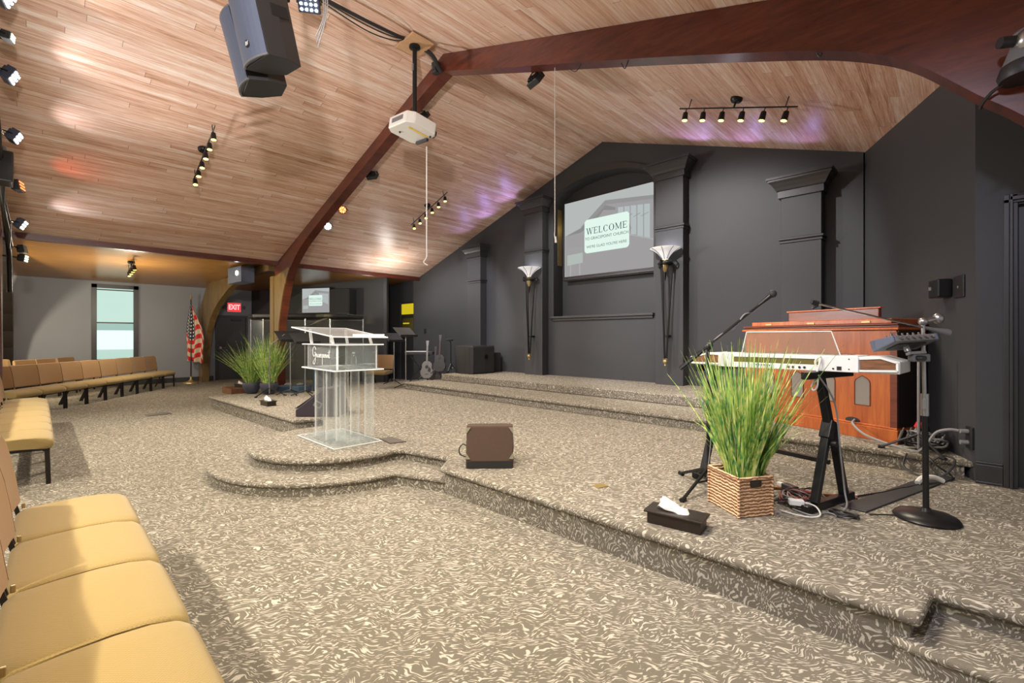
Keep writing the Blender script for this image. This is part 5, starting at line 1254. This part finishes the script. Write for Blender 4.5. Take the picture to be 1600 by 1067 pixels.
cable('thin black cable lying past the foot of the round-base stand', bez([(-.13, 4.05, .25), (-.06, 4.12, .25), (-.02, 4.06, .25), (-.07, 3.97, .25), (-.2, 3.90, .25), (-.4, 3.74, .25)], 6), 'black', .005)
for k, (m_, lab) in enumerate((('black', 'black cable in the pile between the organ and the right wall'), ('greycable', 'grey cable draped over the pile right of the organ'), ('black', 'long black cable at the front of the pile right of the organ'), ('greycable', 'pale grey cable at the back of the pile right of the organ'), ('black', 'looped black cable on top of the pile right of the organ'))):
    cable(lab, squiggle((-.19 + .004 * k, 5.45 + .02 * k, 0), .14, .12, 20, .395 + .012 * k, 60 + k, .12), m_, .008)
t = thing('cable_connector', 'red-tipped cable connector standing in the pile right of the organ', 'connector', (-.27, 5.60, .52), rot=(.2, .4, 0))
MB().cyl((0, 0, .06), (.0, 0, .11), .03, n=10).build('tip', plain('red_tip', (.55, .02, .03), .5), t, SM); MB().cyl((0, 0, -.08), (0, 0, .06), .012).build('lead', 'greycable', t, SM)
for k in range(3):
    t = thing('jack_plug', 'steel jack plug standing in the cable pile right of the organ', 'plug', (-.36 + .05 * k, 5.50 + .03 * k, .50), rot=(.3 - .25 * k, .3, 0), group='jack plugs in the cable pile')
    MB().cyl((0, 0, -.06), (0, 0, .05), .011).build('sleeve', 'steel', t, SM); MB().cyl((0, 0, .05), (0, 0, .085), .005).build('tip', 'chrome', t, SM)

# ---------------------------------------------------------------- lights and camera
def point(name, loc, W, col, r=.15):
    l = bpy.data.lights.new(name, 'POINT'); l.energy = W; l.color = col; l.shadow_soft_size = r
    o = bpy.data.objects.new(name, l); C.objects.link(o); o.location = loc; return o
KEYS = dict(nave=1.0)
for x in (-8.6, -5.2, -1.9):          # house lamps over the seats behind
    l = bpy.data.lights.new('house_lamp', 'SPOT'); l.energy = 430; l.color = (1, .90, .70); l.spot_size = math.radians(88); l.spot_blend = .8; l.shadow_soft_size = .06
    o = bpy.data.objects.new('house_lamp', l); C.objects.link(o); o.location = (x, -2.45, min(4.2, ceil(x) - .2)); o.rotation_euler = (Vector((x, .1, 0)) - o.location).to_track_quat('-Z', 'Y').to_euler()
for x, z in ((-7.6, 4.25), (-9.8, 3.55), (-6.5, 4.5)):   # stage wash from the near arch
    spot('stage_wash', (x, -.1, z), (-5.2, 5.2, .3), 110, (1, .88, .88), 75, .7, .08)
spot('stage_wash', (-2.2, -.2, 4.2), (-2.4, 4.2, .2), 200, (1, .92, .88), 80, .8, .1)
for a_, b_ in (((-.9, -.2, 3.2), (-9.0, 3.6, 3.9)), ((-9.6, -.1, 2.9), (-1.2, 4.0, 3.9))): spot('board_fill', a_, b_, 600, (1, .93, .90), 90, 1., .12)  # unseen spots added to brighten the ceiling boards
spot('stage_wash', (-.2, .3, 3.6), (-.3, 4.6, .3), 170, (.82, .82, 1.), 75, .8, .1)
for x in (-8.2, -2.4):                       # violet LED strips grazing the boards above the stage wall
    for k in range(3):
        xx = x + (k - 1) * .75
        spot('violet_led', (xx, 7.70, ceil(xx) - .45), (xx, 7.4, ceil(xx)), 7., (.42, .32, 1.), 110, .8, .05)
point('aisle_fill', (-14.4, -1.6, 2.0), 170, (1, .88, .62)); point('aisle_fill', (-13.9, 1.42, 2.3), 85, (1, .9, .7)); point('alcove_fill', (-12.3, 6.6, 2.8), 10, (1, .95, .9)); point('alcove_fill', (-10.9, 6.6, 2.9), 28, (1, .95, .9))  # bare point lights added to brighten the aisle and the alcove
spot('post_fill', (-9.5, 1.2, 3.2), (-12.1, 4.0, 2.2), 420, (1, .86, .36), 26, .25, .05)  # bare spot added to throw yellow light on the arch leg

wd = bpy.data.worlds.new('World'); sc.world = wd; wd.use_nodes = True
bg = wd.node_tree.nodes['Background']; bg.inputs[0].default_value = (1., .965, .92, 1); bg.inputs[1].default_value = .28

cam = bpy.data.cameras.new('camera'); co = bpy.data.objects.new('camera', cam); C.objects.link(co); sc.camera = co
cam.sensor_width = 36.; cam.lens = 711 / 1600 * 36; cam.shift_y = -6.5 / 1600; cam.clip_start = .05
co.location = (0, 0, 1.4); co.rotation_euler = (PI / 2, 0, math.asin(711 / math.hypot(730, 711)))
vs_ = sc.view_settings; vs_.view_transform = 'Standard'; vs_.look = 'None'; vs_.exposure = .66; vs_.gamma = 1.; vs_.use_curve_mapping = False
cy = sc.cycles; cy.use_denoising = True; cy.max_bounces = 8; cy.diffuse_bounces = 4; cy.glossy_bounces = 3; cy.transmission_bounces = 4; cy.transparent_max_bounces = 24; cy.sample_clamp_indirect = 4.; cy.caustics_reflective = False; cy.caustics_refractive = False
